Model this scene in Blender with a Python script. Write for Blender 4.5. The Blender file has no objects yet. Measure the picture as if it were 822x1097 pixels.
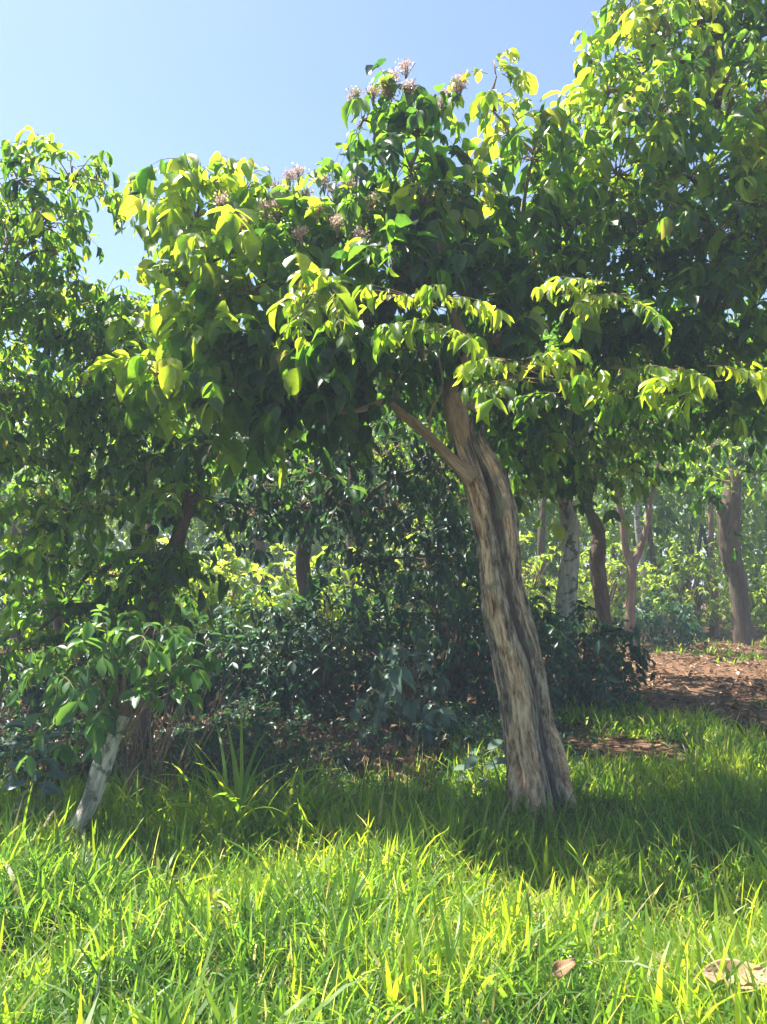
import bpy, math, random
import numpy as np
from mathutils import Vector

# ------------------------------------------------------------------ camera, sky, sun, exposure
SC = bpy.context.scene
COL = SC.collection
CAMH, PITCH, F = 1.55, math.radians(5.2), 792.0
cam_d = bpy.data.cameras.new('camera'); cam = bpy.data.objects.new('camera', cam_d); COL.objects.link(cam)
cam.location = (0, 0, CAMH); cam.rotation_euler = (math.pi/2 + PITCH, 0, 0)
cam_d.sensor_fit = 'VERTICAL'; cam_d.sensor_height = 36; cam_d.lens = 26.0
cam_d.clip_start = 0.05; cam_d.clip_end = 3000
SC.camera = cam

SUN_EL, SUN_AZ = 66.0, -60.0        # azimuth measured from +Y (into the picture), negative = left
w = bpy.data.worlds.new('World'); SC.world = w; w.use_nodes = True
nt = w.node_tree; bg = nt.nodes['Background']
sky = nt.nodes.new('ShaderNodeTexSky'); sky.sky_type = 'NISHITA'; sky.sun_disc = False
sky.sun_elevation = math.radians(SUN_EL); sky.sun_rotation = math.radians(SUN_AZ)
sky.air_density = 1.0; sky.dust_density = .7; sky.ozone_density = 1.2
nt.links.new(sky.outputs[0], bg.inputs[0]); bg.inputs[1].default_value = 0.068
sd = bpy.data.lights.new('sun', 'SUN'); sd.energy = 5.0; sd.angle = math.radians(0.53); sd.color = (1.0, 0.95, 0.85)
so = bpy.data.objects.new('sun', sd); COL.objects.link(so)
el, az = math.radians(SUN_EL), math.radians(SUN_AZ)
SUNV = Vector((math.sin(az)*math.cos(el), math.cos(az)*math.cos(el), math.sin(el)))
so.rotation_euler = SUNV.to_track_quat('Z', 'Y').to_euler()
so.location = SUNV*50
SC.view_settings.view_transform = 'Standard'; SC.view_settings.look = 'None'
SC.view_settings.exposure = 1.95; SC.view_settings.gamma = 1; SC.view_settings.use_curve_mapping = False
SC.render.engine = 'CYCLES'
cy = SC.cycles
cy.max_bounces = 7; cy.diffuse_bounces = 4; cy.glossy_bounces = 2; cy.transmission_bounces = 5
cy.transparent_max_bounces = 4; cy.caustics_reflective = False; cy.caustics_refractive = False
cy.use_denoising = True; cy.sample_clamp_indirect = 6

# ------------------------------------------------------------------ helpers
def P(px, py, Y):
    "point of the place seen at photo pixel (px,py), Y metres ahead"
    a = (px-411)/F; b = (548.5-py)/F
    fy = math.cos(PITCH) - b*math.sin(PITCH); fz = math.sin(PITCH) + b*math.cos(PITCH)
    s = Y/fy
    return np.array([a*s, Y, CAMH + fz*s])
def R(seed): return np.random.default_rng(seed)
def nrm(a): return a/np.maximum(np.linalg.norm(a, axis=-1, keepdims=True), 1e-9)
UP = np.array([0, 0, 1.0])

def gz(x, y):
    return (0.035*np.sin(x*1.1+0.7)*np.cos(y*0.9) + 0.02*np.sin(x*2.7+y*1.9) + 0.012*np.sin(x*5.1-y*4.3)
            + 0.10*np.clip((np.asarray(y)-9)/14, 0, 1)*(1+0.5*np.sin(x*0.35)))

def link(name, me, parent=None, loc=None):
    o = bpy.data.objects.new(name, me); COL.objects.link(o)
    if parent is not None: o.parent = parent
    return o
def tag(o, label=None, cat=None, group=None, kind=None):
    if label: o['label'] = label
    if cat: o['category'] = cat
    if group: o['group'] = group
    if kind: o['kind'] = kind
    return o
class Thing:
    "an Empty at the thing's base; parts are given in world coordinates"
    def __init__(s, name, label, cat, base, group=None):
        s.o = bpy.data.objects.new(name, None); COL.objects.link(s.o)
        s.base = np.array(base, float); s.o.location = s.base
        s.o.empty_display_size = 0.2
        tag(s.o, label, cat, group)
    def part(s, name, me, label=None):
        me.transform(__import__('mathutils').Matrix.Translation(-Vector(s.base)))
        o = link(name, me, s.o)
        if label: o['label'] = label
        return o

def mesh(name, V, faces, mats, midx=None, attrs=None, smooth=True):
    "faces: list of (n,k) int arrays"
    me = bpy.data.meshes.new(name)
    V = np.asarray(V, np.float32).reshape(-1, 3)
    me.vertices.add(len(V)); me.vertices.foreach_set('co', V.ravel())
    fl = [np.asarray(f, np.int32) for f in faces if len(f)]
    loops = np.concatenate([f.ravel() for f in fl])
    tot = np.concatenate([np.full(len(f), f.shape[1], np.int32) for f in fl])
    start = np.concatenate([[0], np.cumsum(tot)[:-1]]).astype(np.int32)
    me.loops.add(len(loops)); me.loops.foreach_set('vertex_index', loops)
    me.polygons.add(len(tot)); me.polygons.foreach_set('loop_start', start); me.polygons.foreach_set('loop_total', tot)
    for m in mats: me.materials.append(m)
    if midx is not None:
        mi = np.concatenate([np.asarray(m, np.int32) for m in midx if len(m)])
        me.polygons.foreach_set('material_index', mi)
    me.polygons.foreach_set('use_smooth', np.full(len(tot), smooth))
    for k, a in (attrs or {}).items():
        a = np.asarray(a, np.float32)
        if a.ndim == 1:
            at = me.attributes.new(k, 'FLOAT', 'POINT'); at.data.foreach_set('value', a)
        else:
            at = me.attributes.new(k, 'FLOAT_VECTOR', 'POINT'); at.data.foreach_set('vector', a.ravel())
    me.update(calc_edges=True); me.validate()
    return me

# ------------------------------------------------------------------ materials
def newmat(name):
    m = bpy.data.materials.new(name); m.use_nodes = True
    m.node_tree.nodes.clear()
    return m, m.node_tree
def N(t, typ, **kw):
    n = t.nodes.new(typ)
    for k, v in kw.items(): setattr(n, k, v)
    return n
def ramp(t, stops):
    r = N(t, 'ShaderNodeValToRGB'); e = r.color_ramp.elements
    e[0].position, e[0].color = stops[0][0], (*stops[0][1], 1)
    e[1].position, e[1].color = stops[-1][0], (*stops[-1][1], 1)
    for p, c in stops[1:-1]:
        q = e.new(p); q.color = (*c, 1)
    return r
def leaf_mat(name, stops, tstops, trans=0.45, rough=0.38, spec=0.5):
    "colour by the leaf's own age and health (attribute 'tone'), thin enough to let sun through"
    m, t = newmat(name)
    at = N(t, 'ShaderNodeAttribute', attribute_name='tone')
    no = N(t, 'ShaderNodeTexNoise'); no.inputs['Scale'].default_value = 35; no.inputs['Detail'].default_value = 3
    geo = N(t, 'ShaderNodeNewGeometry'); t.links.new(geo.outputs['Position'], no.inputs['Vector'])
    ma = N(t, 'ShaderNodeMath', operation='MULTIPLY_ADD'); t.links.new(no.outputs['Fac'], ma.inputs[0]); ma.inputs[1].default_value = 0.3
    sb = N(t, 'ShaderNodeMath', operation='SUBTRACT'); t.links.new(at.outputs['Fac'], sb.inputs[0]); sb.inputs[1].default_value = 0.15
    t.links.new(sb.outputs[0], ma.inputs[2])
    r1 = ramp(t, stops); r2 = ramp(t, tstops)
    t.links.new(ma.outputs[0], r1.inputs[0]); t.links.new(ma.outputs[0], r2.inputs[0])
    p = N(t, 'ShaderNodeBsdfPrincipled'); t.links.new(r1.outputs[0], p.inputs['Base Color'])
    p.inputs['Roughness'].default_value = rough; p.inputs['Specular IOR Level'].default_value = spec
    tr = N(t, 'ShaderNodeBsdfTranslucent'); t.links.new(r2.outputs[0], tr.inputs['Color'])
    mx = N(t, 'ShaderNodeMixShader'); mx.inputs[0].default_value = trans
    o = N(t, 'ShaderNodeOutputMaterial')
    t.links.new(p.outputs[0], mx.inputs[1]); t.links.new(tr.outputs[0], mx.inputs[2]); t.links.new(mx.outputs[0], o.inputs[0])
    return m
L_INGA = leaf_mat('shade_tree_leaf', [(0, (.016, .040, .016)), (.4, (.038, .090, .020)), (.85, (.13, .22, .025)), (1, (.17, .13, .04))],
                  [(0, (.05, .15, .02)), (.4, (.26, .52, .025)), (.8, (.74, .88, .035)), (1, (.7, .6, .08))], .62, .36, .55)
L_FAR = leaf_mat('woodland_leaf', [(0, (.022, .055, .018)), (.5, (.055, .12, .022)), (1, (.11, .19, .035))],
                 [(0, (.14, .30, .03)), (.5, (.45, .68, .05)), (1, (.75, .85, .08))], .55, .45, .4)
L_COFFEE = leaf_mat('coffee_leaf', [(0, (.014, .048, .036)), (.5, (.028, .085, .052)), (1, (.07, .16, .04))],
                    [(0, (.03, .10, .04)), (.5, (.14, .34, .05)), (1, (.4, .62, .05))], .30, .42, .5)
L_SHOOT = leaf_mat('shoot_leaf', [(0, (.03, .08, .025)), (.5, (.055, .14, .03)), (1, (.12, .22, .03))],
                   [(0, (.10, .26, .04)), (.5, (.22, .45, .05)), (1, (.4, .6, .06))], .42, .38, .5)
L_GREY = leaf_mat('broad_grey_leaf', [(0, (.05, .09, .07)), (.6, (.09, .15, .11)), (1, (.15, .2, .14))],
                  [(0, (.06, .13, .06)), (1, (.15, .25, .1))], .2, .45, .5)
L_GRASS = leaf_mat('grass_blade', [(0, (.045, .095, .018)), (.45, (.085, .175, .026)), (.8, (.18, .28, .022)), (.93, (.28, .27, .07)), (1, (.42, .34, .17))],
                   [(0, (.08, .24, .04)), (.45, (.36, .60, .03)), (.8, (.74, .84, .03)), (.93, (.75, .66, .16)), (1, (.7, .58, .26))], .58, .42, .4)
L_DRY = leaf_mat('dry_leaf', [(0, (.09, .045, .025)), (.5, (.21, .11, .055)), (.9, (.44, .29, .18)), (1, (.62, .46, .36))],
                 [(0, (.10, .05, .02)), (1, (.4, .26, .14))], .15, .7, .2)
L_BLOOM = leaf_mat('blossom', [(0, (.42, .22, .18)), (.5, (.68, .50, .42)), (1, (.85, .78, .70))],
                   [(0, (.4, .2, .16)), (1, (.8, .68, .58))], .35, .6, .2)

def bark_mat(name, stops, scale=14, bump=.9, rough=.85, patch=None):
    m, t = newmat(name)
    at = N(t, 'ShaderNodeAttribute', attribute_name='tc')
    n1 = N(t, 'ShaderNodeTexNoise'); n1.inputs['Scale'].default_value = scale; n1.inputs['Detail'].default_value = 7; n1.inputs['Roughness'].default_value = .65
    t.links.new(at.outputs['Vector'], n1.inputs['Vector'])
    n2 = N(t, 'ShaderNodeTexNoise'); n2.inputs['Scale'].default_value = scale*.28; n2.inputs['Detail'].default_value = 3
    t.links.new(at.outputs['Vector'], n2.inputs['Vector'])
    ad = N(t, 'ShaderNodeMath', operation='ADD'); t.links.new(n1.outputs[0], ad.inputs[0]); t.links.new(n2.outputs[0], ad.inputs[1])
    hv = N(t, 'ShaderNodeMath', operation='MULTIPLY'); t.links.new(ad.outputs[0], hv.inputs[0]); hv.inputs[1].default_value = .5
    r = ramp(t, stops); t.links.new(hv.outputs[0], r.inputs[0])
    out = r.outputs[0]
    if patch:
        g = N(t, 'ShaderNodeNewGeometry')
        n3 = N(t, 'ShaderNodeTexNoise'); n3.inputs['Scale'].default_value = patch[0]; n3.inputs['Detail'].default_value = 5
        t.links.new(g.outputs['Position'], n3.inputs['Vector'])
        rr = ramp(t, [(patch[1], (0, 0, 0)), (patch[1]+.08, (1, 1, 1))]); t.links.new(n3.outputs[0], rr.inputs[0])
        mx = N(t, 'ShaderNodeMixRGB'); t.links.new(rr.outputs[0], mx.inputs[0]); t.links.new(out, mx.inputs[1]); mx.inputs[2].default_value = (*patch[2], 1)
        out = mx.outputs[0]
    p = N(t, 'ShaderNodeBsdfPrincipled'); t.links.new(out, p.inputs['Base Color'])
    p.inputs['Roughness'].default_value = rough; p.inputs['Specular IOR Level'].default_value = .2
    b = N(t, 'ShaderNodeBump'); b.inputs['Strength'].default_value = bump; b.inputs['Distance'].default_value = .02
    t.links.new(n1.outputs[0], b.inputs['Height']); t.links.new(b.outputs[0], p.inputs['Normal'])
    o = N(t, 'ShaderNodeOutputMaterial'); t.links.new(p.outputs[0], o.inputs[0])
    return m
B_TAN = bark_mat('tan_bark', [(.3, (.10, .065, .04)), (.5, (.26, .18, .11)), (.7, (.42, .32, .22))], 60)
B_DARK = bark_mat('dark_bark', [(.3, (.05, .035, .025)), (.55, (.13, .095, .07)), (.75, (.26, .20, .16))], 48)
B_PALE = bark_mat('pale_lichen_bark', [(.3, (.12, .11, .09)), (.5, (.33, .32, .28)), (.7, (.58, .57, .52))], 40, patch=(9, .54, (.12, .13, .09)))
B_RED = bark_mat('red_brown_bark', [(.3, (.10, .06, .045)), (.55, (.24, .16, .12)), (.75, (.38, .29, .23))], 45)
B_TWIG = bark_mat('green_twig', [(.3, (.12, .085, .045)), (.7, (.32, .23, .13))], 20, .1)
B_LOG = bark_mat('grey_stump_bark', [(.34, (.12, .10, .075)), (.46, (.36, .32, .25)), (.6, (.66, .60, .50))], 55, 1.0, patch=(14, .52, (.13, .13, .09)))

# ------------------------------------------------------------------ tubes
def path_smooth(pts, n):
    pts = np.asarray(pts, float); m = len(pts)
    if m == 2: 
        t = np.linspace(0, 1, n)[:, None]; return pts[0]*(1-t)+pts[1]*t
    out = []
    ext = np.vstack([2*pts[0]-pts[1], pts, 2*pts[-1]-pts[-2]])
    for u in np.linspace(0, m-1-1e-6, n):
        i = int(u); f = u-i
        p0, p1, p2, p3 = ext[i:i+4]
        out.append(.5*((2*p1)+(-p0+p2)*f+(2*p0-5*p1+4*p2-p3)*f*f+(-p0+3*p1-3*p2+p3)*f**3))
    return np.array(out)
def tube_arrays(C, r, sides, rng=None, rough=0.0):
    C = np.asarray(C, float); n = len(C)
    T = nrm(np.gradient(C, axis=0))
    a = np.array([0, 1.0, 0]) if abs(T[0][1]) < .8 else np.array([1.0, 0, 0])
    A = np.zeros((n, 3)); A[0] = nrm(np.cross(T[0], a))
    for i in range(1, n):
        v = A[i-1]-T[i]*np.dot(A[i-1], T[i]); A[i] = nrm(v)
    B = np.cross(T, A)
    th = np.linspace(0, 2*np.pi, sides, endpoint=False)
    rr = np.broadcast_to(np.asarray(r, float).reshape(-1, 1), (n, sides)).copy()
    s = np.concatenate([[0], np.cumsum(np.linalg.norm(np.diff(C, axis=0), axis=1))])
    if rough and rng is not None:
        for k in range(5):
            fa = rng.integers(1, 6); fb = rng.uniform(3, 16); ph = rng.uniform(0, 6.3, 2)
            rr *= 1 + rough/(1+.4*k)*np.sin(th[None]*fa+ph[0]+.8*np.sin(s[:, None]*fb*.5))*np.cos(s[:, None]*fb+ph[1])
    V = C[:, None]+rr[..., None]*(np.cos(th)[None, :, None]*A[:, None]+np.sin(th)[None, :, None]*B[:, None])
    tc = np.stack([rr*np.cos(th), rr*np.sin(th), np.broadcast_to(s[:, None]*.22, (n, sides))], -1)
    i, j = np.meshgrid(np.arange(n-1), np.arange(sides), indexing='ij'); j2 = (j+1) % sides
    Fq = np.stack([i*sides+j, i*sides+j2, (i+1)*sides+j2, (i+1)*sides+j], -1).reshape(-1, 4)
    V = V.reshape(-1, 3); tc = tc.reshape(-1, 3)
    # end caps
    nv = len(V); V = np.vstack([V, C[0], C[-1]]); tc = np.vstack([tc, tc[0], tc[-1]])
    jj = np.arange(sides)
    T1 = np.stack([np.full(sides, nv), (jj+1) % sides, jj], -1)
    T2 = np.stack([np.full(sides, nv+1), (n-1)*sides+jj, (n-1)*sides+(jj+1) % sides], -1)
    return V, Fq, np.vstack([T1, T2]), tc
def tube(name, pts, radii, mat, sides=14, n=None, seed=0, rough=.05):
    n = n or max(6, len(pts)*8)
    C = path_smooth(pts, n); rad = np.interp(np.linspace(0, 1, n), np.linspace(0, 1, len(radii)), radii)
    V, Q, T, tc = tube_arrays(C, rad, sides, R(seed), rough)
    return mesh(name, V, [Q, T], [mat], attrs={'tc': tc, 'tone': np.full(len(V), .5)}), C, rad
def multi_tube(name, tubes, mat, sides=8, rough=.05, seed=0):
    Vs, Qs, Ts, tcs, off = [], [], [], [], 0
    rng = R(seed)
    for pts, radii in tubes:
        n = max(6, len(pts)*5); C = path_smooth(pts, n); rad = np.interp(np.linspace(0, 1, n), np.linspace(0, 1, len(radii)), radii)
        V, Q, T, tc = tube_arrays(C, rad, sides, rng, rough)
        Vs.append(V); Qs.append(Q+off); Ts.append(T+off); tcs.append(tc); off += len(V)
    V = np.vstack(Vs)
    return mesh(name, V, [np.vstack(Qs), np.vstack(Ts)], [mat], attrs={'tc': np.vstack(tcs), 'tone': np.full(len(V), .5)})

# ------------------------------------------------------------------ leaves
class Leaves:
    HI = (np.array([[0, 0, 0], [.22, .34, .10], [.22, 0, 0], [.22, -.34, .10], [.52, .5, .10], [.52, 0, -.05], [.52, -.5, .10],
                    [.80, .33, .0], [.80, 0, -.13], [.80, -.33, .0], [1, 0, -.26]]),
          np.array([[2, 5, 4, 1], [3, 6, 5, 2], [5, 8, 7, 4], [6, 9, 8, 5]]), np.array([[0, 2, 1], [0, 3, 2], [8, 10, 7], [9, 10, 8]]))
    LO = (np.array([[0, 0, 0], [.5, .5, .1], [.5, 0, -.04], [.5, -.5, .1], [1, 0, -.2]]), np.zeros((0, 4), int),
          np.array([[0, 2, 1], [0, 3, 2], [2, 4, 1], [3, 4, 2]]))
    def __init__(s, lo=False): s.t = s.LO if lo else s.HI; s.a = []; s.tw = []
    def add(s, o, d, n, L, W, tone):
        s.a.append((o, d, n, L, W, tone))
    def twig(s, Pts, r):  # Pts (N,K,3), r scalar or (K,)
        s.tw.append((Pts, r))
    def count(s): return sum(len(a[0]) for a in s.a)
    def build(s, name, mat, twigmat=None):
        o, d, n, L, W, tone = [np.concatenate([np.asarray(a[i]) for a in s.a]) for i in range(6)]
        d = nrm(d); n = nrm(n-d*np.sum(n*d, -1, keepdims=True)); b = np.cross(n, d)
        tv, tq, tt = s.t; k = len(tv); Nn = len(o)
        curl = R(5).uniform(.4, 2.2, Nn)
        V = o[:, None]+d[:, None]*(tv[None, :, 0, None]*L[:, None, None])+b[:, None]*(tv[None, :, 1, None]*W[:, None, None]) \
            + n[:, None]*(tv[None, :, 2, None]*(L*curl*.8)[:, None, None])
        off = (np.arange(Nn)*k)[:, None, None]
        Q = (tq[None]+off).reshape(-1, 4); T = (tt[None]+off).reshape(-1, 3)
        V = V.reshape(-1, 3); tn = np.repeat(tone, k); nv = len(V)
        tc = V*1.0
        faces = [Q, T]; mi = [np.zeros(len(Q), int), np.zeros(len(T), int)]
        Vs = [V]; tns = [tn]
        for Pts, r in s.tw:
            M, K = Pts.shape[:2]; r = np.broadcast_to(r, (M, K)) if np.ndim(r) else np.full((M, K), r)
            T_ = nrm(np.gradient(Pts, axis=1)); s1 = nrm(np.cross(T_, np.array([.31, .2, .93]))); s2 = np.cross(T_, s1)
            ring = [Pts+r[..., None]*(math.cos(a)*s1+math.sin(a)*s2) for a in (0, 2.094, 4.189)]
            VV = np.stack(ring, 2)  # M,K,3,3
            base = nv + (np.arange(M)*K*3)[:, None, None]
            i = np.arange(K-1)[None, :, None]; j = np.arange(3)[None, None]
            q = np.stack([base+i*3+j, base+i*3+(j+1) % 3, base+(i+1)*3+(j+1) % 3, base+(i+1)*3+j], -1).reshape(-1, 4)
            faces.append(q); mi.append(np.ones(len(q), int)); Vs.append(VV.reshape(-1, 3)); tns.append(np.full(M*K*3, .5)); nv += M*K*3
        V = np.vstack(Vs)
        return mesh(name, V, faces, [mat, twigmat or B_TWIG], midx=mi, attrs={'tone': np.concatenate(tns), 'tc': V})

def sprays(lv, rng, base, dirs, L, pairs, size, wr, tone, droop=.5, hang=.7, tw=.0028):
    "pinnate sprays: an arching stalk with paired hanging leaflets"
    n = len(base); dirs = nrm(dirs)
    Lr = L*rng.uniform(.7, 1.25, n); dr = droop*rng.uniform(.4, 1.5, n)
    ts = np.linspace(.22, 1, pairs)
    tt = np.concatenate([ts, ts, [1.02]]); sg = np.concatenate([np.ones(pairs), -np.ones(pairs), [0]])
    def pt(t): return base[:, None]+dirs[:, None]*(Lr[:, None]*t)[..., None]-UP*(dr*Lr)[:, None, None]*(t**2)[..., None]
    T4 = np.linspace(0, 1, 5)[None]*np.ones((n, 1))
    lv.twig(pt(T4), np.array([1.3, 1.1, .9, .75, .5])*tw)
    K = len(tt); t2 = tt[None]+rng.uniform(-.03, .03, (n, K)); O = pt(t2)
    tan = nrm(dirs[:, None]-UP*(2*dr)[:, None, None]*t2[..., None])
    side = nrm(np.cross(tan, UP+.001)); side = side*sg[None, :, None]
    h = (hang*rng.uniform(.15, 1.6, (n, 1))*rng.uniform(.6, 1.4, (n, K)))[..., None]
    d = nrm(tan*rng.uniform(.25, .8, (n, K))[..., None]+side*.75-UP*h+rng.normal(0, .26, (n, K, 3)))
    nn = UP+tan*.35+rng.normal(0, .42, (n, K, 3))
    S = size*rng.uniform(.62, 1.22, (n, 1))*rng.uniform(.62, 1.22, (n, K))*np.where(np.abs(sg) < .5, 1.15, 1)*(0.8+.35*tt)[None]
    Wd = S*wr*rng.uniform(.85, 1.15, (n, K))
    keep = rng.random((n, K)) < .93
    tn = (np.asarray(tone).reshape(-1, 1)+rng.normal(0, .07, (n, K)))*np.ones((n, K))
    old = rng.random((n, K)) < .006; tn = np.where(old, .98, np.clip(tn, 0, .9))
    lv.add(O[keep], d[keep], nn[keep], S[keep], Wd[keep], tn[keep])

def clump(lv, rng, c, rad, n, tone, L=.34, pairs=3, size=.15, wr=.5, up=.25, droop=.55, hang=.75, spread=.17, twigr=.006, core=.4, thin=.68):
    "an ellipsoid of sprays round a limb end; c centre, rad radii in metres"
    n = max(4, int(n*thin))
    u = nrm(rng.normal(0, 1, (n, 3))*np.array([1, 1, .8])); rr = rng.uniform(core, 1, n)**.6
    lump = 1+.28*np.sin(u[:, 0]*5+c[0]*9)*np.cos(u[:, 2]*4+c[1]*5)
    rel = u*(rr*lump)[:, None]
    pos = c+rel*np.array(rad)
    d = nrm(u*np.array([1, 1, .7]))*.8+rng.normal(0, .4, (n, 3))+UP*up
    s0 = c+rel*np.array(rad)*rng.uniform(.0, .35, n)[:, None]-UP*np.array(rad)[2]*.35
    m1 = s0*.65+pos*.35+rng.normal(0, .03, (n, 3)); m2 = s0*.3+pos*.7+rng.normal(0, .03, (n, 3))+UP*.02
    sel = rng.random(n) < .6
    lv.twig(np.stack([s0, m1, m2, pos], 1)[sel], np.array([1.4, 1, .75, .5])*twigr)
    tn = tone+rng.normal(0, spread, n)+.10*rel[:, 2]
    sprays(lv, rng, pos, d, L, pairs, size, wr, tn, droop, hang)

def fans(lv, rng, lst, size=.115, wr=.42, pairs=6):
    "long arching sprays, each given by where it starts and ends"
    for x0, y0, x1, y1, Y, tone in lst:
        for q in range(4):
            f = (0, .15, .4, .6)[q]; x0_ = x0+(x1-x0)*f; y0_ = y0+(y1-y0)*f-4*math.sin(f*3.1)
            a = P(x0_+rng.uniform(-4, 4), y0_+rng.uniform(-4, 4), Y+.10-.2*f); b = P(x1+rng.uniform(-14, 8), y1+rng.uniform(-10, 16)*(q > 0), Y-.10+rng.uniform(-.15, .15)*(q > 0))
            d = b-a; L = np.linalg.norm(d); dr = .22
            sprays(lv, rng, a[None], (d+UP*dr*L*1.0)[None], L*1.02, max(3, pairs-1-(q > 1)*2), size*(1, .9, .85, .8)[q], wr, np.array([tone-.06*q]), dr, (1.3, .8, 1.0, .6)[q], .003)
def px_clumps(lst):
    out = []
    for px, py, Y, rx, rz, ry, n, tone in lst:
        out.append((P(px, py, Y), (max(.08, rx*Y/F-.06), ry, max(.05, rz*Y/F-.08)), n, tone))
    return out

def grow(thing, skeleton, clumps, mat, bark, seed, lo=False, fan=None, r0=.035, limb_name='branch', crown='crown', make_limbs=True, **kw):
    "crown of clumps; limbs run from the nearest lower skeleton point to each clump"
    rng = R(seed); lv = Leaves(lo)
    sk = [np.array(p) for p in skeleton]; root = sk[-1]
    cl = sorted(clumps, key=lambda c: np.linalg.norm(c[0]-root))
    for i, (c, rad, n, tone) in enumerate(cl):
        clump(lv, rng, c, rad, n, tone, **kw)
        if not make_limbs: continue
        best = min(sk, key=lambda p: np.linalg.norm(c-p)+1.6*max(0, p[2]-c[2]+.1)+.15*np.linalg.norm(p-root))
        dist = np.linalg.norm(c-best)
        if dist < .12: continue
        m1 = best*.66+c*.34+rng.normal(0, .05*dist, 3)+UP*.06*dist; m2 = best*.33+c*.67+rng.normal(0, .05*dist, 3)+UP*.05*dist
        ra = min(r0, .012+.018*dist)
        me, C, _ = tube(limb_name, [best, m1, m2, c], [ra, ra*.75, ra*.55, ra*.3], bark, 8, 16, seed*31+i, .06)
        thing.part(limb_name, me)
        sk += [C[5], C[9], C[13], C[15]]
    if fan: fans(lv, rng, fan)
    thing.part(crown, lv.build(crown, mat))
    return sk

# ------------------------------------------------------------------ ground
def ground():
    xs = np.unique(np.concatenate([np.linspace(-400, -12, 26), np.linspace(-12, 12, 160), np.linspace(12, 400, 26)]))
    ys = np.unique(np.concatenate([np.linspace(-200, -2, 14), np.linspace(-2, 22, 170), np.linspace(22, 900, 30)]))
    X, Y = np.meshgrid(xs, ys, indexing='ij'); Z = gz(X, Y)
    V = np.stack([X, Y, Z], -1).reshape(-1, 3); ny = len(ys)
    i, j = np.meshgrid(np.arange(len(xs)-1), np.arange(ny-1), indexing='ij')
    Q = np.stack([i*ny+j, (i+1)*ny+j, (i+1)*ny+j+1, i*ny+j+1], -1).reshape(-1, 4)
    m, t = newmat('soil_and_litter')
    g = N(t, 'ShaderNodeNewGeometry')
    n1 = N(t, 'ShaderNodeTexNoise'); n1.inputs['Scale'].default_value = 9; n1.inputs['Detail'].default_value = 8; n1.inputs['Roughness'].default_value = .7
    n2 = N(t, 'ShaderNodeTexVoronoi'); n2.inputs['Scale'].default_value = 22
    n3 = N(t, 'ShaderNodeTexNoise'); n3.inputs['Scale'].default_value = .6
    for q in (n1, n2, n3): t.links.new(g.outputs['Position'], q.inputs['Vector'])
    r1 = ramp(t, [(.3, (.035, .021, .014)), (.5, (.11, .062, .040)), (.7, (.22, .14, .09))]); t.links.new(n1.outputs[0], r1.inputs[0])
    r2 = ramp(t, [(.0, (.06, .03, .018)), (1, (.26, .15, .09))]); t.links.new(n2.outputs['Color'], r2.inputs[0])
    mx = N(t, 'ShaderNodeMixRGB'); mx.inputs[0].default_value = .45; t.links.new(r1.outputs[0], mx.inputs[1]); t.links.new(r2.outputs[0], mx.inputs[2])
    p = N(t, 'ShaderNodeBsdfPrincipled'); p.inputs['Roughness'].default_value = .95; p.inputs['Specular IOR Level'].default_value = .1
    t.links.new(mx.outputs[0], p.inputs['Base Color'])
    b = N(t, 'ShaderNodeBump'); b.inputs['Strength'].default_value = .8; b.inputs['Distance'].default_value = .03
    t.links.new(n1.outputs[0], b.inputs['Height']); t.links.new(b.outputs[0], p.inputs['Normal'])
    o = N(t, 'ShaderNodeOutputMaterial'); t.links.new(p.outputs[0], o.inputs[0])
    tag(link('ground', mesh('ground', V, [Q], [m])), kind='structure')
ground()

def base_at(px, Y, dx=0):
    x = (px-411)/F*Y+dx
    return np.array([x, Y, float(gz(x, Y))])

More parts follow.
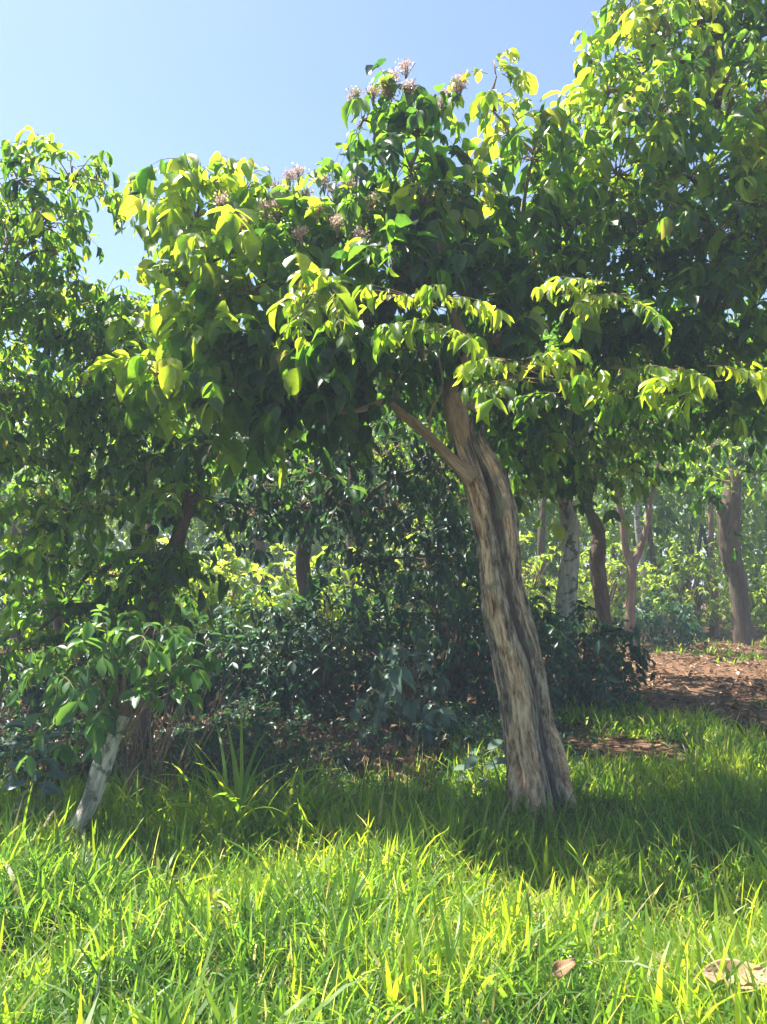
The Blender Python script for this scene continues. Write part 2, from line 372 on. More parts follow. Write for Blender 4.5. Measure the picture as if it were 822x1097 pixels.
# ------------------------------------------------------------------ main tree: leaning split trunk
def main_tree():
    t = Thing('shade_tree', 'leaning tree with thick split weathered trunk and broken top in the grass', 'tree', base_at(578, 5.1))
    rows = [(872, 541, 613), (850, 543, 607), (820, 544, 600), (780, 540, 591), (740, 535, 586), (700, 527, 579), (660, 519, 568), (620, 514, 559),
            (580, 512, 556), (550, 506, 553), (525, 499, 546), (505, 493, 537), (488, 488, 528), (472, 486, 520)]
    n, S = 420, 300
    ys = np.array([r[0] for r in rows], float); l = np.array([r[1] for r in rows], float); rr = np.array([r[2] for r in rows], float)
    yy = np.linspace(872, 468, n)
    lc = np.interp(-yy, -ys, l); rc = np.interp(-yy, -ys, rr)
    k = np.ones(9)/9
    lc = np.convolve(np.pad(lc, 4, 'edge'), k, 'valid'); rc = np.convolve(np.pad(rc, 4, 'edge'), k, 'valid')
    Y = 5.1+.12*np.sin((872-yy)/404*2.6)
    C = np.array([P((a+b)/2, y, d) for a, b, y, d in zip(lc, rc, yy, Y)])
    rad = (rc-lc)/2*Y/F
    s = np.concatenate([[0], np.cumsum(np.linalg.norm(np.diff(C, axis=0), axis=1))])
    th = np.linspace(-np.pi, np.pi, S, endpoint=False)     # 0 faces the camera, + to the right
    TH, SS = np.meshgrid(th, s); H = SS/s[-1]
    def gau(x, c, wd):
        d = (x-c+np.pi) % (2*np.pi)-np.pi
        return np.exp(-(d/wd)**2)
    rng = R(77)
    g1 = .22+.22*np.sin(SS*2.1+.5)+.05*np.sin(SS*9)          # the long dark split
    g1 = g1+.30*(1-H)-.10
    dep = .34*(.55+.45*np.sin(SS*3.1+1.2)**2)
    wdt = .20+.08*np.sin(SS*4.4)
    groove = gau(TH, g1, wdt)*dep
    m = 1.0-groove
    m += .10*gau(TH, g1-.85, .45)+.07*gau(TH, g1+.6, .28)
    m -= .16*gau(TH, g1+1.15+.1*np.sin(SS*5), .12)*(H < .75)
    m -= .12*gau(TH, g1-1.35+.1*np.sin(SS*4+2), .10)
    m -= .20*gau(TH, 2.6+.3*np.sin(SS*2), .35)
    for f, a in ((7, .020), (11, .020), (17, .016), (27, .013), (41, .009), (58, .008), (83, .006)):
        p1, p2, p3 = rng.uniform(0, 6.3, 3)
        m += 1.5*a*np.sin(TH*f+p1+1.6*np.sin(SS*rng.uniform(1.5, 4)+p2)+.7*np.sin(SS*rng.uniform(8, 14)+p3))*(.5+.5*np.sin(SS*rng.uniform(2, 6)+p3+TH*2))*1.5
    def rid(x): return 1-2*np.abs(np.sin(x))**.6
    for f, a, q in ((9, .016, 2.5), (15, .014, 4), (23, .012, 6), (37, .009, 9)):
        p1, p2, p3 = rng.uniform(0, 6.3, 3)
        m += a*rid(TH*f*.5+p1+1.3*np.sin(SS*q+p2)+.6*np.sin(SS*q*3.1+TH*3+p3))*(.55+.45*np.sin(SS*q*1.3+TH*f*.3+p3))
    for _ in range(150):                                     # torn pockets and knots
        c, hh, a = rng.uniform(-2, 2), rng.uniform(0, s[-1]), rng.uniform(-.11, .06)
        m += a*gau(TH, c, rng.uniform(.04, .13))*np.exp(-((SS-hh)/rng.uniform(.03, .16))**2)
    # root flare
    fl = np.exp(-SS/.16)
    m += fl*(.0+.10*gau(TH, 1.25, .14)+.12*gau(TH, -1.1, .3)+.2*gau(TH, .1, .2)+.25*gau(TH, 2.6, .4)-.1*gau(TH, .75, .2))
    # ridge running down the right side into the root
    m += .16*gau(TH, 1.15, .16)*np.exp(-((SS-.15)/.35)**2)
    Rr = rad[:, None]*m
    T = nrm(np.gradient(C, axis=0)); A = nrm(np.cross(np.array([0, 1., 0]), T))  # right
    A = np.where((A[:, :1] < 0), -A, A); B = nrm(np.cross(T, A)); B = np.where(B[:, 1:2] > 0, -B, B)  # towards the camera
    V = C[:, None]+Rr[..., None]*(np.sin(TH)[..., None]*A[:, None]+np.cos(TH)[..., None]*B[:, None]*.92)
    # jagged broken top
    jag = .05*np.sin(th*7+1)+.04*np.sin(th*13)+.03*np.sin(th*29+2)+.07*np.cos(th+.8)
    wt = np.clip((H-.86)/.14, 0, 1)**1.3
    V = V+T[:, None]*(wt*(jag[None]))[..., None]
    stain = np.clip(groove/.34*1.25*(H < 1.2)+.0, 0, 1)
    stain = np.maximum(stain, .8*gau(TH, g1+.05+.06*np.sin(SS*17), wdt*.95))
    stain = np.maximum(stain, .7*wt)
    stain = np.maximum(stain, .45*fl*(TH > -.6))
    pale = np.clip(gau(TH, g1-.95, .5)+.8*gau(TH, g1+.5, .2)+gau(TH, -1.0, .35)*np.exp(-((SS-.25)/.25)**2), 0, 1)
    tc = np.stack([np.sin(TH)*rad.mean()*1.4, np.cos(TH)*rad.mean()*1.4, SS*.22], -1)
    # inner wall of the hollow top
    rings = []; 
    for q, (kk, dz) in enumerate(((.72, -.015), (.5, -.09), (.2, -.16), (0.01, -.17))):
        rings.append(C[-1]+(V[-1]-C[-1])*kk+T[-1]*dz)
    VV = np.concatenate([V, np.array(rings)], 0); nn = n+4
    i, j = np.meshgrid(np.arange(nn-1), np.arange(S), indexing='ij'); j2 = (j+1) % S
    Q = np.stack([i*S+j, i*S+j2, (i+1)*S+j2, (i+1)*S+j], -1).reshape(-1, 4)
    def ext(a, v): return np.concatenate([a, np.full((4,)+a.shape[1:], v)], 0)
    tce = np.concatenate([tc, np.repeat(tc[-1:], 4, 0)], 0)
    mt, nt_ = newmat('weathered_split_wood')
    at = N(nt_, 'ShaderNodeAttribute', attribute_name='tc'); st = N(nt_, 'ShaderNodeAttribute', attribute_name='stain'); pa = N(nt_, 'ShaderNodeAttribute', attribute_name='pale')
    n1 = N(nt_, 'ShaderNodeTexNoise'); n1.inputs['Scale'].default_value = 30; n1.inputs['Detail'].default_value = 9; n1.inputs['Roughness'].default_value = .74
    n2 = N(nt_, 'ShaderNodeTexNoise'); n2.inputs['Scale'].default_value = 9; n2.inputs['Detail'].default_value = 5; n2.inputs['Roughness'].default_value = .6
    g = N(nt_, 'ShaderNodeNewGeometry')
    n3 = N(nt_, 'ShaderNodeTexNoise'); n3.inputs['Scale'].default_value = 7; n3.inputs['Detail'].default_value = 6
    nt_.links.new(at.outputs['Vector'], n1.inputs['Vector']); nt_.links.new(at.outputs['Vector'], n2.inputs['Vector']); nt_.links.new(g.outputs['Position'], n3.inputs['Vector'])
    rbark = ramp(nt_, [(.38, (.055, .04, .03)), (.48, (.20, .155, .11)), (.58, (.44, .36, .27))]); nt_.links.new(n1.outputs[0], rbark.inputs[0])
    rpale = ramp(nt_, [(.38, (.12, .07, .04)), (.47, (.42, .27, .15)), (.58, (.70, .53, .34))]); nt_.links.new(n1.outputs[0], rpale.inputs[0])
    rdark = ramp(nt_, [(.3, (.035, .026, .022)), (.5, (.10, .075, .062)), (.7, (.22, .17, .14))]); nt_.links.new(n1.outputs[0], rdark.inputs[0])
    def fac(src, amt, c):
        a = N(nt_, 'ShaderNodeMath', operation='MULTIPLY_ADD'); nt_.links.new(n2.outputs[0], a.inputs[0]); a.inputs[1].default_value = amt
        b = N(nt_, 'ShaderNodeMath', operation='ADD'); nt_.links.new(src.outputs['Fac'], b.inputs[0]); b.inputs[1].default_value = -.5*amt+c
        nt_.links.new(b.outputs[0], a.inputs[2])
        r = ramp(nt_, [(.38, (0, 0, 0)), (.62, (1, 1, 1))]); nt_.links.new(a.outputs[0], r.inputs[0]); return r
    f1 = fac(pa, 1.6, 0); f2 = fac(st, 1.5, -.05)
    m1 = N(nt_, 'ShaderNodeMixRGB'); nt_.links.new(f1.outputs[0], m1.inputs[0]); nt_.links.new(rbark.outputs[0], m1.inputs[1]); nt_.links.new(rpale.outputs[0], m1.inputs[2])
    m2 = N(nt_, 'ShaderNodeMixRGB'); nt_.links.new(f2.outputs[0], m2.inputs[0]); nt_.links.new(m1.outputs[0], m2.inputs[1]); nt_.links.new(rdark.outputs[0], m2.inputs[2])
    rl = ramp(nt_, [(.60, (0, 0, 0)), (.68, (.7, .7, .7))]); nt_.links.new(n3.outputs[0], rl.inputs[0])
    m3 = N(nt_, 'ShaderNodeMixRGB'); nt_.links.new(rl.outputs[0], m3.inputs[0]); nt_.links.new(m2.outputs[0], m3.inputs[1]); m3.inputs[2].default_value = (.17, .19, .12, 1)
    p = N(nt_, 'ShaderNodeBsdfPrincipled'); nt_.links.new(m3.outputs[0], p.inputs['Base Color']); p.inputs['Roughness'].default_value = .85; p.inputs['Specular IOR Level'].default_value = .2
    b = N(nt_, 'ShaderNodeBump'); b.inputs['Strength'].default_value = 1.0; b.inputs['Distance'].default_value = .03
    nt_.links.new(n1.outputs[0], b.inputs['Height']); nt_.links.new(b.outputs[0], p.inputs['Normal'])
    o = N(nt_, 'ShaderNodeOutputMaterial'); nt_.links.new(p.outputs[0], o.inputs[0])
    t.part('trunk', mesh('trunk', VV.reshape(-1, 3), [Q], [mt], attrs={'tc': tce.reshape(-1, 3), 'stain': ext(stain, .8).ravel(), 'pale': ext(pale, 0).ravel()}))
    # living stem rising from the broken top
    me, C1, _ = tube('stem', [P(512, 530, 5.2), P(503, 490, 5.17), P(494, 460, 5.13), P(489, 428, 5.13), P(493, 400, 5.15), P(497, 370, 5.18), P(478, 310, 5.25), P(468, 240, 5.3)],
                     [.05, .08, .078, .09, .05, .045, .04, .025], B_TAN, 28, 110, 5, .13); t.part('stem', me)
    me, C2, _ = tube('branch', [P(505, 512, 5.1), P(488, 497, 5.05), P(458, 466, 4.95), P(428, 440, 4.9), P(415, 430, 4.9), P(385, 440, 4.85), P(350, 442, 4.8)],
                     [.07, .042, .032, .029, .022, .017, .010], B_TAN, 20, 110, 6, .14); t.part('branch', me)
    me, C3, _ = tube('branch', [P(428, 440, 4.9), P(425, 415, 4.9), P(412, 390, 4.9), P(395, 365, 4.9)], [.018, .014, .012, .008], B_TAN, 8, 20, 7); t.part('branch', me)
    me, C4, _ = tube('branch', [P(460, 468, 4.95), P(462, 440, 4.95), P(474, 415, 4.95), P(470, 380, 4.9)], [.010, .008, .008, .006], B_TAN, 8, 20, 8); t.part('branch', me)
    me, C5, _ = tube('branch', [P(489, 432, 5.13), P(470, 440, 5.1), P(458, 452, 5.0)], [.012, .009, .007], B_DARK, 8, 20, 9); t.part('branch', me)
    me, C6, _ = tube('branch', [P(487, 428, 5.13), P(520, 440, 5.1), P(540, 410, 5.0), P(575, 395, 4.8), P(600, 385, 4.5)], [.02, .016, .014, .012, .008], B_TAN, 8, 30, 10); t.part('branch', me)
    cl = px_clumps([  # last value is leaf tone: bright fronts, dark undersides painted in
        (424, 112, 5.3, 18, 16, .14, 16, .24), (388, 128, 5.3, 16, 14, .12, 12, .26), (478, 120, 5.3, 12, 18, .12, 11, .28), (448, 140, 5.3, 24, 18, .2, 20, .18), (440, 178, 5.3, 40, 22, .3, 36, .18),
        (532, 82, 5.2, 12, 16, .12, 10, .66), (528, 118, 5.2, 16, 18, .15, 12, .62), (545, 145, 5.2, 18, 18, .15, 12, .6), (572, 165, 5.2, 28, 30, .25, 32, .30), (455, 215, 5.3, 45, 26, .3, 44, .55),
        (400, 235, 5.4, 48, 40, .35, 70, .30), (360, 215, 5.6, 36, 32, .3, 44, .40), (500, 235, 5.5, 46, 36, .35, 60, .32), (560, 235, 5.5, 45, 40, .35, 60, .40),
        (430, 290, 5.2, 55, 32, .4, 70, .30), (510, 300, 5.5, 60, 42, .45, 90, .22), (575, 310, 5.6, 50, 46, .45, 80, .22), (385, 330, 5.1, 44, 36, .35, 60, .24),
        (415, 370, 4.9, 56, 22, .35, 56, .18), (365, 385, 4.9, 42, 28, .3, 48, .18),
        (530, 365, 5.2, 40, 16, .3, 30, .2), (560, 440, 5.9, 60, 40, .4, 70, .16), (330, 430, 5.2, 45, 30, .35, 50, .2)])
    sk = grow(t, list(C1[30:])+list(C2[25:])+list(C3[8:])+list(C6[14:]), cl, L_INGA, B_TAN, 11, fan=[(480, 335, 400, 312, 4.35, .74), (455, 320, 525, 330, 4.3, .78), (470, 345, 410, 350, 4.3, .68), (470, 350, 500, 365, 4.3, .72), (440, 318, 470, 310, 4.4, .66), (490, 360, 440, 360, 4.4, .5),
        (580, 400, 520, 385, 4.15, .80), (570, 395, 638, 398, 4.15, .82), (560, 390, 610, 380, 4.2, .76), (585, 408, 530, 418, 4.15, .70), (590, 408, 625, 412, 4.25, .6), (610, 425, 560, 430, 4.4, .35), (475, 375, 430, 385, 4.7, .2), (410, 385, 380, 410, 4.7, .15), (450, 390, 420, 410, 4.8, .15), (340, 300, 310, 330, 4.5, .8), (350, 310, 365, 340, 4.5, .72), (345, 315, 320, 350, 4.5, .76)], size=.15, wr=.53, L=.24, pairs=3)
    # blossom clusters along the top
    rng = R(3)
    for q, (px, py, Y) in enumerate([(424, 84, 5.2), (418, 98, 5.2), (376, 104, 5.2), (491, 90, 5.2), (482, 100, 5.2), (463, 113, 5.2), (458, 122, 5.15), (402, 100, 5.2), (500, 182, 5.2), (516, 190, 5.2),
                     (524, 205, 5.2), (497, 200, 5.2), (385, 188, 5.3), (345, 195, 5.3), (310, 190, 5.4), (330, 205, 5.35), (362, 240, 5.0), (300, 215, 5.2), (270, 232, 5.2), (395, 215, 5.1), (347, 300, 4.9), (434, 72, 5.25), (540, 208, 5.3), (410, 90, 5.15), (440, 95, 5.15), (472, 108, 5.15), (497, 88, 5.2), (320, 185, 5.35), (298, 200, 5.3), (355, 205, 5.25), (372, 198, 5.2), (285, 222, 5.2), (338, 222, 5.1), (508, 200, 5.15), (240, 215, 5.2), (258, 240, 5.15), (385, 250, 4.95), (320, 245, 5.1)]):
        px, py = px+rng.uniform(-4, 4), py+rng.uniform(-3, 3)
        c = P(px, py, Y); lv = Leaves(True); k = 150
        u = nrm(rng.normal(0, 1, (k, 3))+UP*.5); c2 = c+rng.normal(0, 1, (k, 3))*np.array([.027, .024, .020])
        lv.add(c2, u, rng.normal(0, 1, (k, 3)), rng.uniform(.014, .024, k), rng.uniform(.010, .016, k), rng.uniform(0, 1, k))
        st = np.stack([np.repeat((c-UP*.12)[None], 9, 0), c-UP*.06+rng.normal(0, .010, (9, 3)), c+rng.normal(0, .028, (9, 3))], 1)
        lv.twig(st, .003); t.part('flower_cluster', lv.build('flower_cluster', L_BLOOM))
main_tree()

# ------------------------------------------------------------------ the other near trees
KW = dict(size=.165, wr=.57, L=.25, pairs=3, thin=.62)
def simple_tree(name, label, cat, base, path, radii, bark, clumps, leaf, seed, sides=16, group=None, trunkrough=.07, r0=.05, **kw):
    t = Thing(name, label, cat, base, group)
    me, C, _ = tube('trunk', path, radii, bark, sides, max(24, len(path)*12), seed, trunkrough); t.part('trunk', me)
    grow(t, list(C[len(C)//2:]), clumps, leaf, bark, seed, r0=r0, **kw)
    return t
# bright tree left of centre
b = base_at(158, 6.4)
simple_tree('shade_tree', 'bushy tree with bright yellow-green leaves left of the broken trunk tree', 'tree', b,
    [b-UP*.1, P(165, 660, 6.4), P(190, 580, 6.3), P(215, 500, 6.2), P(235, 420, 6.1), P(255, 340, 5.9)], [.08, .07, .06, .055, .045, .03], B_DARK,
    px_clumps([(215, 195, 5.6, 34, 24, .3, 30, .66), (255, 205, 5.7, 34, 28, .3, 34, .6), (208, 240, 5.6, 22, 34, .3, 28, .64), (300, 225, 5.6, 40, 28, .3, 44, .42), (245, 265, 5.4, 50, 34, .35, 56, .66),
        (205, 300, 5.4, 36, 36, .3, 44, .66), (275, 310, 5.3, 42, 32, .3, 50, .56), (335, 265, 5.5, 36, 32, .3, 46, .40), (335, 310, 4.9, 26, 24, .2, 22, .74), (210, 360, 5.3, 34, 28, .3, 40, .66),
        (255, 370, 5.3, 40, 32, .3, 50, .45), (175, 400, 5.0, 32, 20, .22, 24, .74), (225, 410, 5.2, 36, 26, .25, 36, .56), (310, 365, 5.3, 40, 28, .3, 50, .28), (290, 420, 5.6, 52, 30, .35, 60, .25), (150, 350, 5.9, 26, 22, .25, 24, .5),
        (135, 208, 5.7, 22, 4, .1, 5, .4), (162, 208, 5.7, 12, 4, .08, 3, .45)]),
    L_INGA, 21, **KW)
# left edge tree
b = np.array([-4.3, 6.2, float(gz(-4.3, 6.2))])
simple_tree('shade_tree', 'leafy tree at the left edge of the photo whose upper crown stands against the sky', 'tree', b,
    [b-UP*.1, b+np.array([.1, 0, 1.2]), b+np.array([.3, -.1, 2.4]), b+np.array([.55, -.2, 3.6])], [.14, .12, .10, .06], B_DARK,
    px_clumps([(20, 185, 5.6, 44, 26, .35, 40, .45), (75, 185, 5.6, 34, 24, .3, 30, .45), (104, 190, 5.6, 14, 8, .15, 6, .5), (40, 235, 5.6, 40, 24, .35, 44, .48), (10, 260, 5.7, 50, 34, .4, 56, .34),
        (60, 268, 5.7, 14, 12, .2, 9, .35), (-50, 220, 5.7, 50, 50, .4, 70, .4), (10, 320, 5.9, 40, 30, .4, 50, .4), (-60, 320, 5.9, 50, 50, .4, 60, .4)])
    +[(np.array([x_, y_, z_]), (.6, .5, .3), 90, .4) for x_, y_, z_ in ((-3.6, 4.9, 2.9), (-3.1, 5.5, 3.0), (-3.0, 4.9, 2.9), (-4.0, 5.6, 3.0))],  # clumps mostly out of view, added to shade the grass at left
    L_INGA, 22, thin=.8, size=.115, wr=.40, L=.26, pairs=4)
# dark tree lower left
b = base_at(60, 7.0)
simple_tree('shade_tree', 'dark dense tree with brown twigs at the left under the open sky gap', 'tree', b,
    [b-UP*.1, P(70, 700, 7.0), P(60, 620, 6.9), P(80, 540, 6.8), P(95, 460, 6.7), P(100, 380, 6.6)], [.09, .08, .07, .06, .05, .03], B_DARK,
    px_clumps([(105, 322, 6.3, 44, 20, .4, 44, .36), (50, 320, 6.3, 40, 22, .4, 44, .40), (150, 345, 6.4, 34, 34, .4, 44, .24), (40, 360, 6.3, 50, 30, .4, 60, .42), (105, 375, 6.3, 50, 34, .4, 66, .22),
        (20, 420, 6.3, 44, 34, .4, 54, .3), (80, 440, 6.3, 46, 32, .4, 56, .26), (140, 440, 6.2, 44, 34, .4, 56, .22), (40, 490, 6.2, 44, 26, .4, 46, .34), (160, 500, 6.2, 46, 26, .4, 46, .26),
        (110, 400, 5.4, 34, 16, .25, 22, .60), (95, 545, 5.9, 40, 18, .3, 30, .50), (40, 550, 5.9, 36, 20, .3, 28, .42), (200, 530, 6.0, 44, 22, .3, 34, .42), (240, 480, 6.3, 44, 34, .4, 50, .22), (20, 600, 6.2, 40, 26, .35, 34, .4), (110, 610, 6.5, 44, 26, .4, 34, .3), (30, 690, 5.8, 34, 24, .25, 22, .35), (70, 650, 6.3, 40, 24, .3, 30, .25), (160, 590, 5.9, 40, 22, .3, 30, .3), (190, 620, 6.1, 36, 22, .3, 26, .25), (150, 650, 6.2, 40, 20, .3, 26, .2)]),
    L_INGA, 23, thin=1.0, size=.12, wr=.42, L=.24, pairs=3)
b = base_at(320, 9.6)
simple_tree('shade_tree', 'dark tree with low drooping branches left of the broken trunk', 'tree', b,
    [b-UP*.1, P(330, 660, 9.5), P(325, 590, 9.2), P(345, 520, 8.7), P(350, 440, 8.0)], [.12, .10, .09, .07, .05], B_DARK,
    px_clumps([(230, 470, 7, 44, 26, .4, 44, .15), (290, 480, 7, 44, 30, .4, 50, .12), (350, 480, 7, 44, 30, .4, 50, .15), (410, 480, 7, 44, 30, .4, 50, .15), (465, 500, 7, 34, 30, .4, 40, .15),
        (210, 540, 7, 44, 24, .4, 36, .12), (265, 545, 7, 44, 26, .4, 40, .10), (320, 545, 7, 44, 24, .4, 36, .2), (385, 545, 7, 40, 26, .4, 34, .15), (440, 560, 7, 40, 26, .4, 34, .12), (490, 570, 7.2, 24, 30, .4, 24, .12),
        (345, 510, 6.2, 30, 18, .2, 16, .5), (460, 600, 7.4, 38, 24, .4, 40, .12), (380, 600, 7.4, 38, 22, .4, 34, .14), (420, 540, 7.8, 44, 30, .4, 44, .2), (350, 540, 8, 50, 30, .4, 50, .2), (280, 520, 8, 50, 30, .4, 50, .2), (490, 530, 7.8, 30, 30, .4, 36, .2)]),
    L_COFFEE, 25, thin=.8, size=.12, wr=.42, L=.26, pairs=3)  # blue-green leaf colour stands in for the flare over this part
# tall tree right
b = np.array([3.9, 5.6, float(gz(3.9, 5.6))])
simple_tree('tall_shade_tree', 'tall tree whose crown reaches the top right corner above the clearing', 'tree', b,
    [b-UP*.1, b+np.array([-.1, 0, 1.5]), b+np.array([-.4, .1, 3.0]), b+np.array([-.9, 0, 4.4]), b+np.array([-1.3, 0, 5.8])], [.2, .17, .14, .10, .05], B_DARK,
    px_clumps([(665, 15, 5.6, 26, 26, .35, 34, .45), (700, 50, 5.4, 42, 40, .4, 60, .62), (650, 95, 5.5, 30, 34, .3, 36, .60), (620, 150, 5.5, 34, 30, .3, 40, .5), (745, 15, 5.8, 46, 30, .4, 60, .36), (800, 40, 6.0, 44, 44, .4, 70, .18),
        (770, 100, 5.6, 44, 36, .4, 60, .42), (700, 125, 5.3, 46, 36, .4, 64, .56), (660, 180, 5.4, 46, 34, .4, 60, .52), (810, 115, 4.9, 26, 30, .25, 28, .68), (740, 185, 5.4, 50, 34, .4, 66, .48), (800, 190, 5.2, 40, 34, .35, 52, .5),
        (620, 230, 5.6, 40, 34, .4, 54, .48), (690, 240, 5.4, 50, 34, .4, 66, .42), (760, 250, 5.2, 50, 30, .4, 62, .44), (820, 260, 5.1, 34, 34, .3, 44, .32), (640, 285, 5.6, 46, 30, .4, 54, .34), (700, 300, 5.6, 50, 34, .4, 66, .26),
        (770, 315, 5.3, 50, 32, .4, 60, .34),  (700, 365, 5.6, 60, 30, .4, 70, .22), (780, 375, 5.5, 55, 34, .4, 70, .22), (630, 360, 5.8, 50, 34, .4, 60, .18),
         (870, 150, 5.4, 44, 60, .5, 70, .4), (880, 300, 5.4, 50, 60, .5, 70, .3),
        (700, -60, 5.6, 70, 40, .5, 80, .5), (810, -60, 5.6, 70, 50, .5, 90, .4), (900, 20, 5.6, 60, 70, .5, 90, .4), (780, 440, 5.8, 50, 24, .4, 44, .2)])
    +[(np.array([x_-.3, y_, z_]), (.95, .9, .35), 170, .15) for x_, y_, z_ in ((.6, 6.9, 3.7), (1.8, 6.8, 3.6), (3.0, 7.0, 3.6), (1.0, 8.1, 4.0), (2.3, 8.1, 3.9), (3.5, 8.2, 3.9), (1.6, 9.3, 4.3), (2.9, 9.2, 4.3), (4.2, 9.2, 4.2), (4.3, 7.3, 3.8), (.2, 9.2, 4.4), (5.3, 8.4, 4.0), (2.2, 10.3, 4.6), (3.4, 10.4, 4.6), (4.6, 10.2, 4.5), (1.1, 10.3, 4.6))],  # hidden crown clumps added behind to shade the ground and crown interior
    L_INGA, 24, fan=[(672, 318, 598, 320, 4.4, .80), (655, 308, 610, 305, 4.4, .76), (668, 315, 635, 325, 4.4, .7), (650, 315, 690, 330, 4.5, .6),
        (660, 395, 700, 405, 4.3, .75), (720, 400, 672, 418, 4.3, .70), (690, 395, 750, 400, 4.2, .82), (760, 405, 720, 412, 4.2, .76), (760, 392, 815, 400, 4.1, .84), (800, 400, 850, 405, 4.1, .8), (770, 410, 740, 420, 4.2, .6), (690, 425, 655, 435, 4.3, .45), (730, 425, 705, 435, 4.2, .6)], thin=.85, size=.125, wr=.46, L=.25, pairs=3, r0=.07)

# ------------------------------------------------------------------ trees behind
KM = dict(size=.17, wr=.5, L=.36, pairs=3)
b = base_at(606, 10.5)
simple_tree('shade_tree', 'tree with pale lichen-spotted trunk behind and just right of the broken trunk', 'tree', b,
    [b-UP*.1, P(604, 690, 10.5), P(607, 640, 10.5), P(611, 590, 10.5), P(608, 545, 10.5), P(596, 510, 10.5), P(590, 450, 10.5)], [.19, .16, .145, .13, .12, .09, .06], B_PALE,
    px_clumps([(560, 480, 9.8, 50, 26, .8, 60, .2), (620, 470, 9.6, 50, 28, .8, 70, .18), (600, 420, 10, 60, 40, .9, 80, .25), (540, 420, 10, 50, 40, .9, 60, .22), (670, 450, 9.8, 50, 34, .8, 70, .18), (640, 510, 10, 40, 16, .6, 30, .3), (575, 525, 9.8, 26, 12, .5, 18, .3)]),
    L_INGA, 31, r0=.07, **KM)
b = base_at(652, 12.0)
simple_tree('shade_tree', 'small tree with short crooked dark trunk left of the forked tree', 'tree', b,
    [b-UP*.1, P(650, 690, 12), P(644, 640, 12), P(640, 600, 12), P(641, 570, 12), P(630, 540, 12), P(640, 500, 12)], [.15, .13, .12, .13, .11, .07, .05], B_DARK,
    px_clumps([(650, 480, 11.6, 40, 26, .8, 50, .25), (610, 490, 12, 36, 24, .8, 40, .3), (690, 470, 11.5, 40, 30, .8, 50, .2), (660, 430, 12, 50, 40, .8, 60, .3)]),
    L_INGA, 32, r0=.07, **KM)
# forked slender tree
b = base_at(675, 15.6)
t = Thing('forked_tree', 'slender reddish tree whose bare trunk forks into a narrow V', 'tree', b)
me, C, _ = tube('trunk', [b-UP*.1, P(675, 670, 15.6), P(676, 640, 15.6), P(677, 604, 15.6)], [.12, .10, .095, .10], B_RED, 14, 40, 41, .05); t.part('trunk', me)
me, Ca, _ = tube('branch', [P(677, 608, 15.6), P(670, 585, 15.6), P(667, 560, 15.6), P(662, 535, 15.6), P(655, 500, 15.5)], [.085, .075, .07, .06, .04], B_RED, 12, 40, 42, .05); t.part('branch', me)
me, Cb, _ = tube('branch', [P(677, 608, 15.6), P(685, 590, 15.6), P(694, 560, 15.6), P(698, 530, 15.6), P(705, 495, 15.6)], [.08, .07, .06, .05, .04], B_RED, 12, 40, 43, .05); t.part('branch', me)
grow(t, list(Ca[20:])+list(Cb[20:]), px_clumps([(650, 490, 15.4, 30, 20, .8, 36, .3), (705, 480, 15.4, 34, 22, .8, 40, .3), (680, 455, 15.4, 40, 26, .9, 50, .3), (735, 500, 15.6, 28, 18, .8, 26, .4)]), L_INGA, B_RED, 44, r0=.05, **KM)
# right dark trunk
b = base_at(793, 17.0)
simple_tree('shade_tree', 'tree with a thick dark trunk at the far right, standing behind the sunlit leaf litter', 'tree', b,
    [b-UP*.1, P(794, 660, 17), P(790, 620, 17), P(782, 590, 17), P(781, 550, 17), P(788, 500, 17), P(790, 450, 17)], [.24, .20, .19, .22, .25, .14, .10], B_DARK,
    px_clumps([(800, 500, 16.5, 44, 26, 1, 60, .3), (760, 470, 16.6, 44, 30, 1, 60, .3), (820, 450, 16.5, 50, 40, 1, 70, .3), (745, 500, 16.3, 30, 14, .8, 24, .45)]),
    L_INGA, 33, r0=.1, size=.2, wr=.5, L=.4, pairs=3)
# thin stems in the far sun
for k, (px, py0, py1, Y, r, mat, lab) in enumerate([(689, 640, 560, 19, .10, B_PALE, 'thin pale trunk in the sunlit wood just right of the forked tree'),
        (762, 660, 585, 19, .10, B_RED, 'thin reddish trunk in the sunlit wood left of the thick dark trunk'),
        (574, 640, 575, 17, .11, B_DARK, 'thin dark trunk seen between the broken trunk and the pale trunk'),
        (702, 620, 570, 20, .09, B_DARK, 'thin dark trunk in the sunlit wood left of the thin reddish one'),
        (377, 640, 560, 12, .12, B_RED, 'reddish brown trunk glimpsed through dark leaves left of the broken trunk'),
        (524, 720, 640, 10.5, .11, B_PALE, 'whitish trunk showing low down at the left side of the broken trunk'),
        (165, 620, 540, 9.5, .06, B_RED, 'thin brown trunk half hidden in the dark leaves at the left'),
        (535, 520, 430, 9.5, .09, B_RED, 'reddish trunk in the dark crown just right of the broken trunk top')]):
    b = base_at(px, Y); t2 = P(px+(k % 3-1)*6, py1, Y); m_ = (b+t2)/2+np.array([.05, 0, 0])
    top = P(px+(k % 3-1)*14, 470, Y)
    simple_tree('young_tree', lab, 'tree', b, [b-UP*.1, m_, t2, top], [r, r*.85, r*.75, r*.4], mat,
        [(top+np.array([dx, dy, dz]), (.7, .6, .5), 22, .35) for dx, dy, dz in ((0, 0, .2), (.7, .2, .3), (-.7, -.1, .1), (.1, .3, .9))], L_FAR, 60+k, r0=.04, size=.2, wr=.5, L=.4, pairs=3, lo=True)

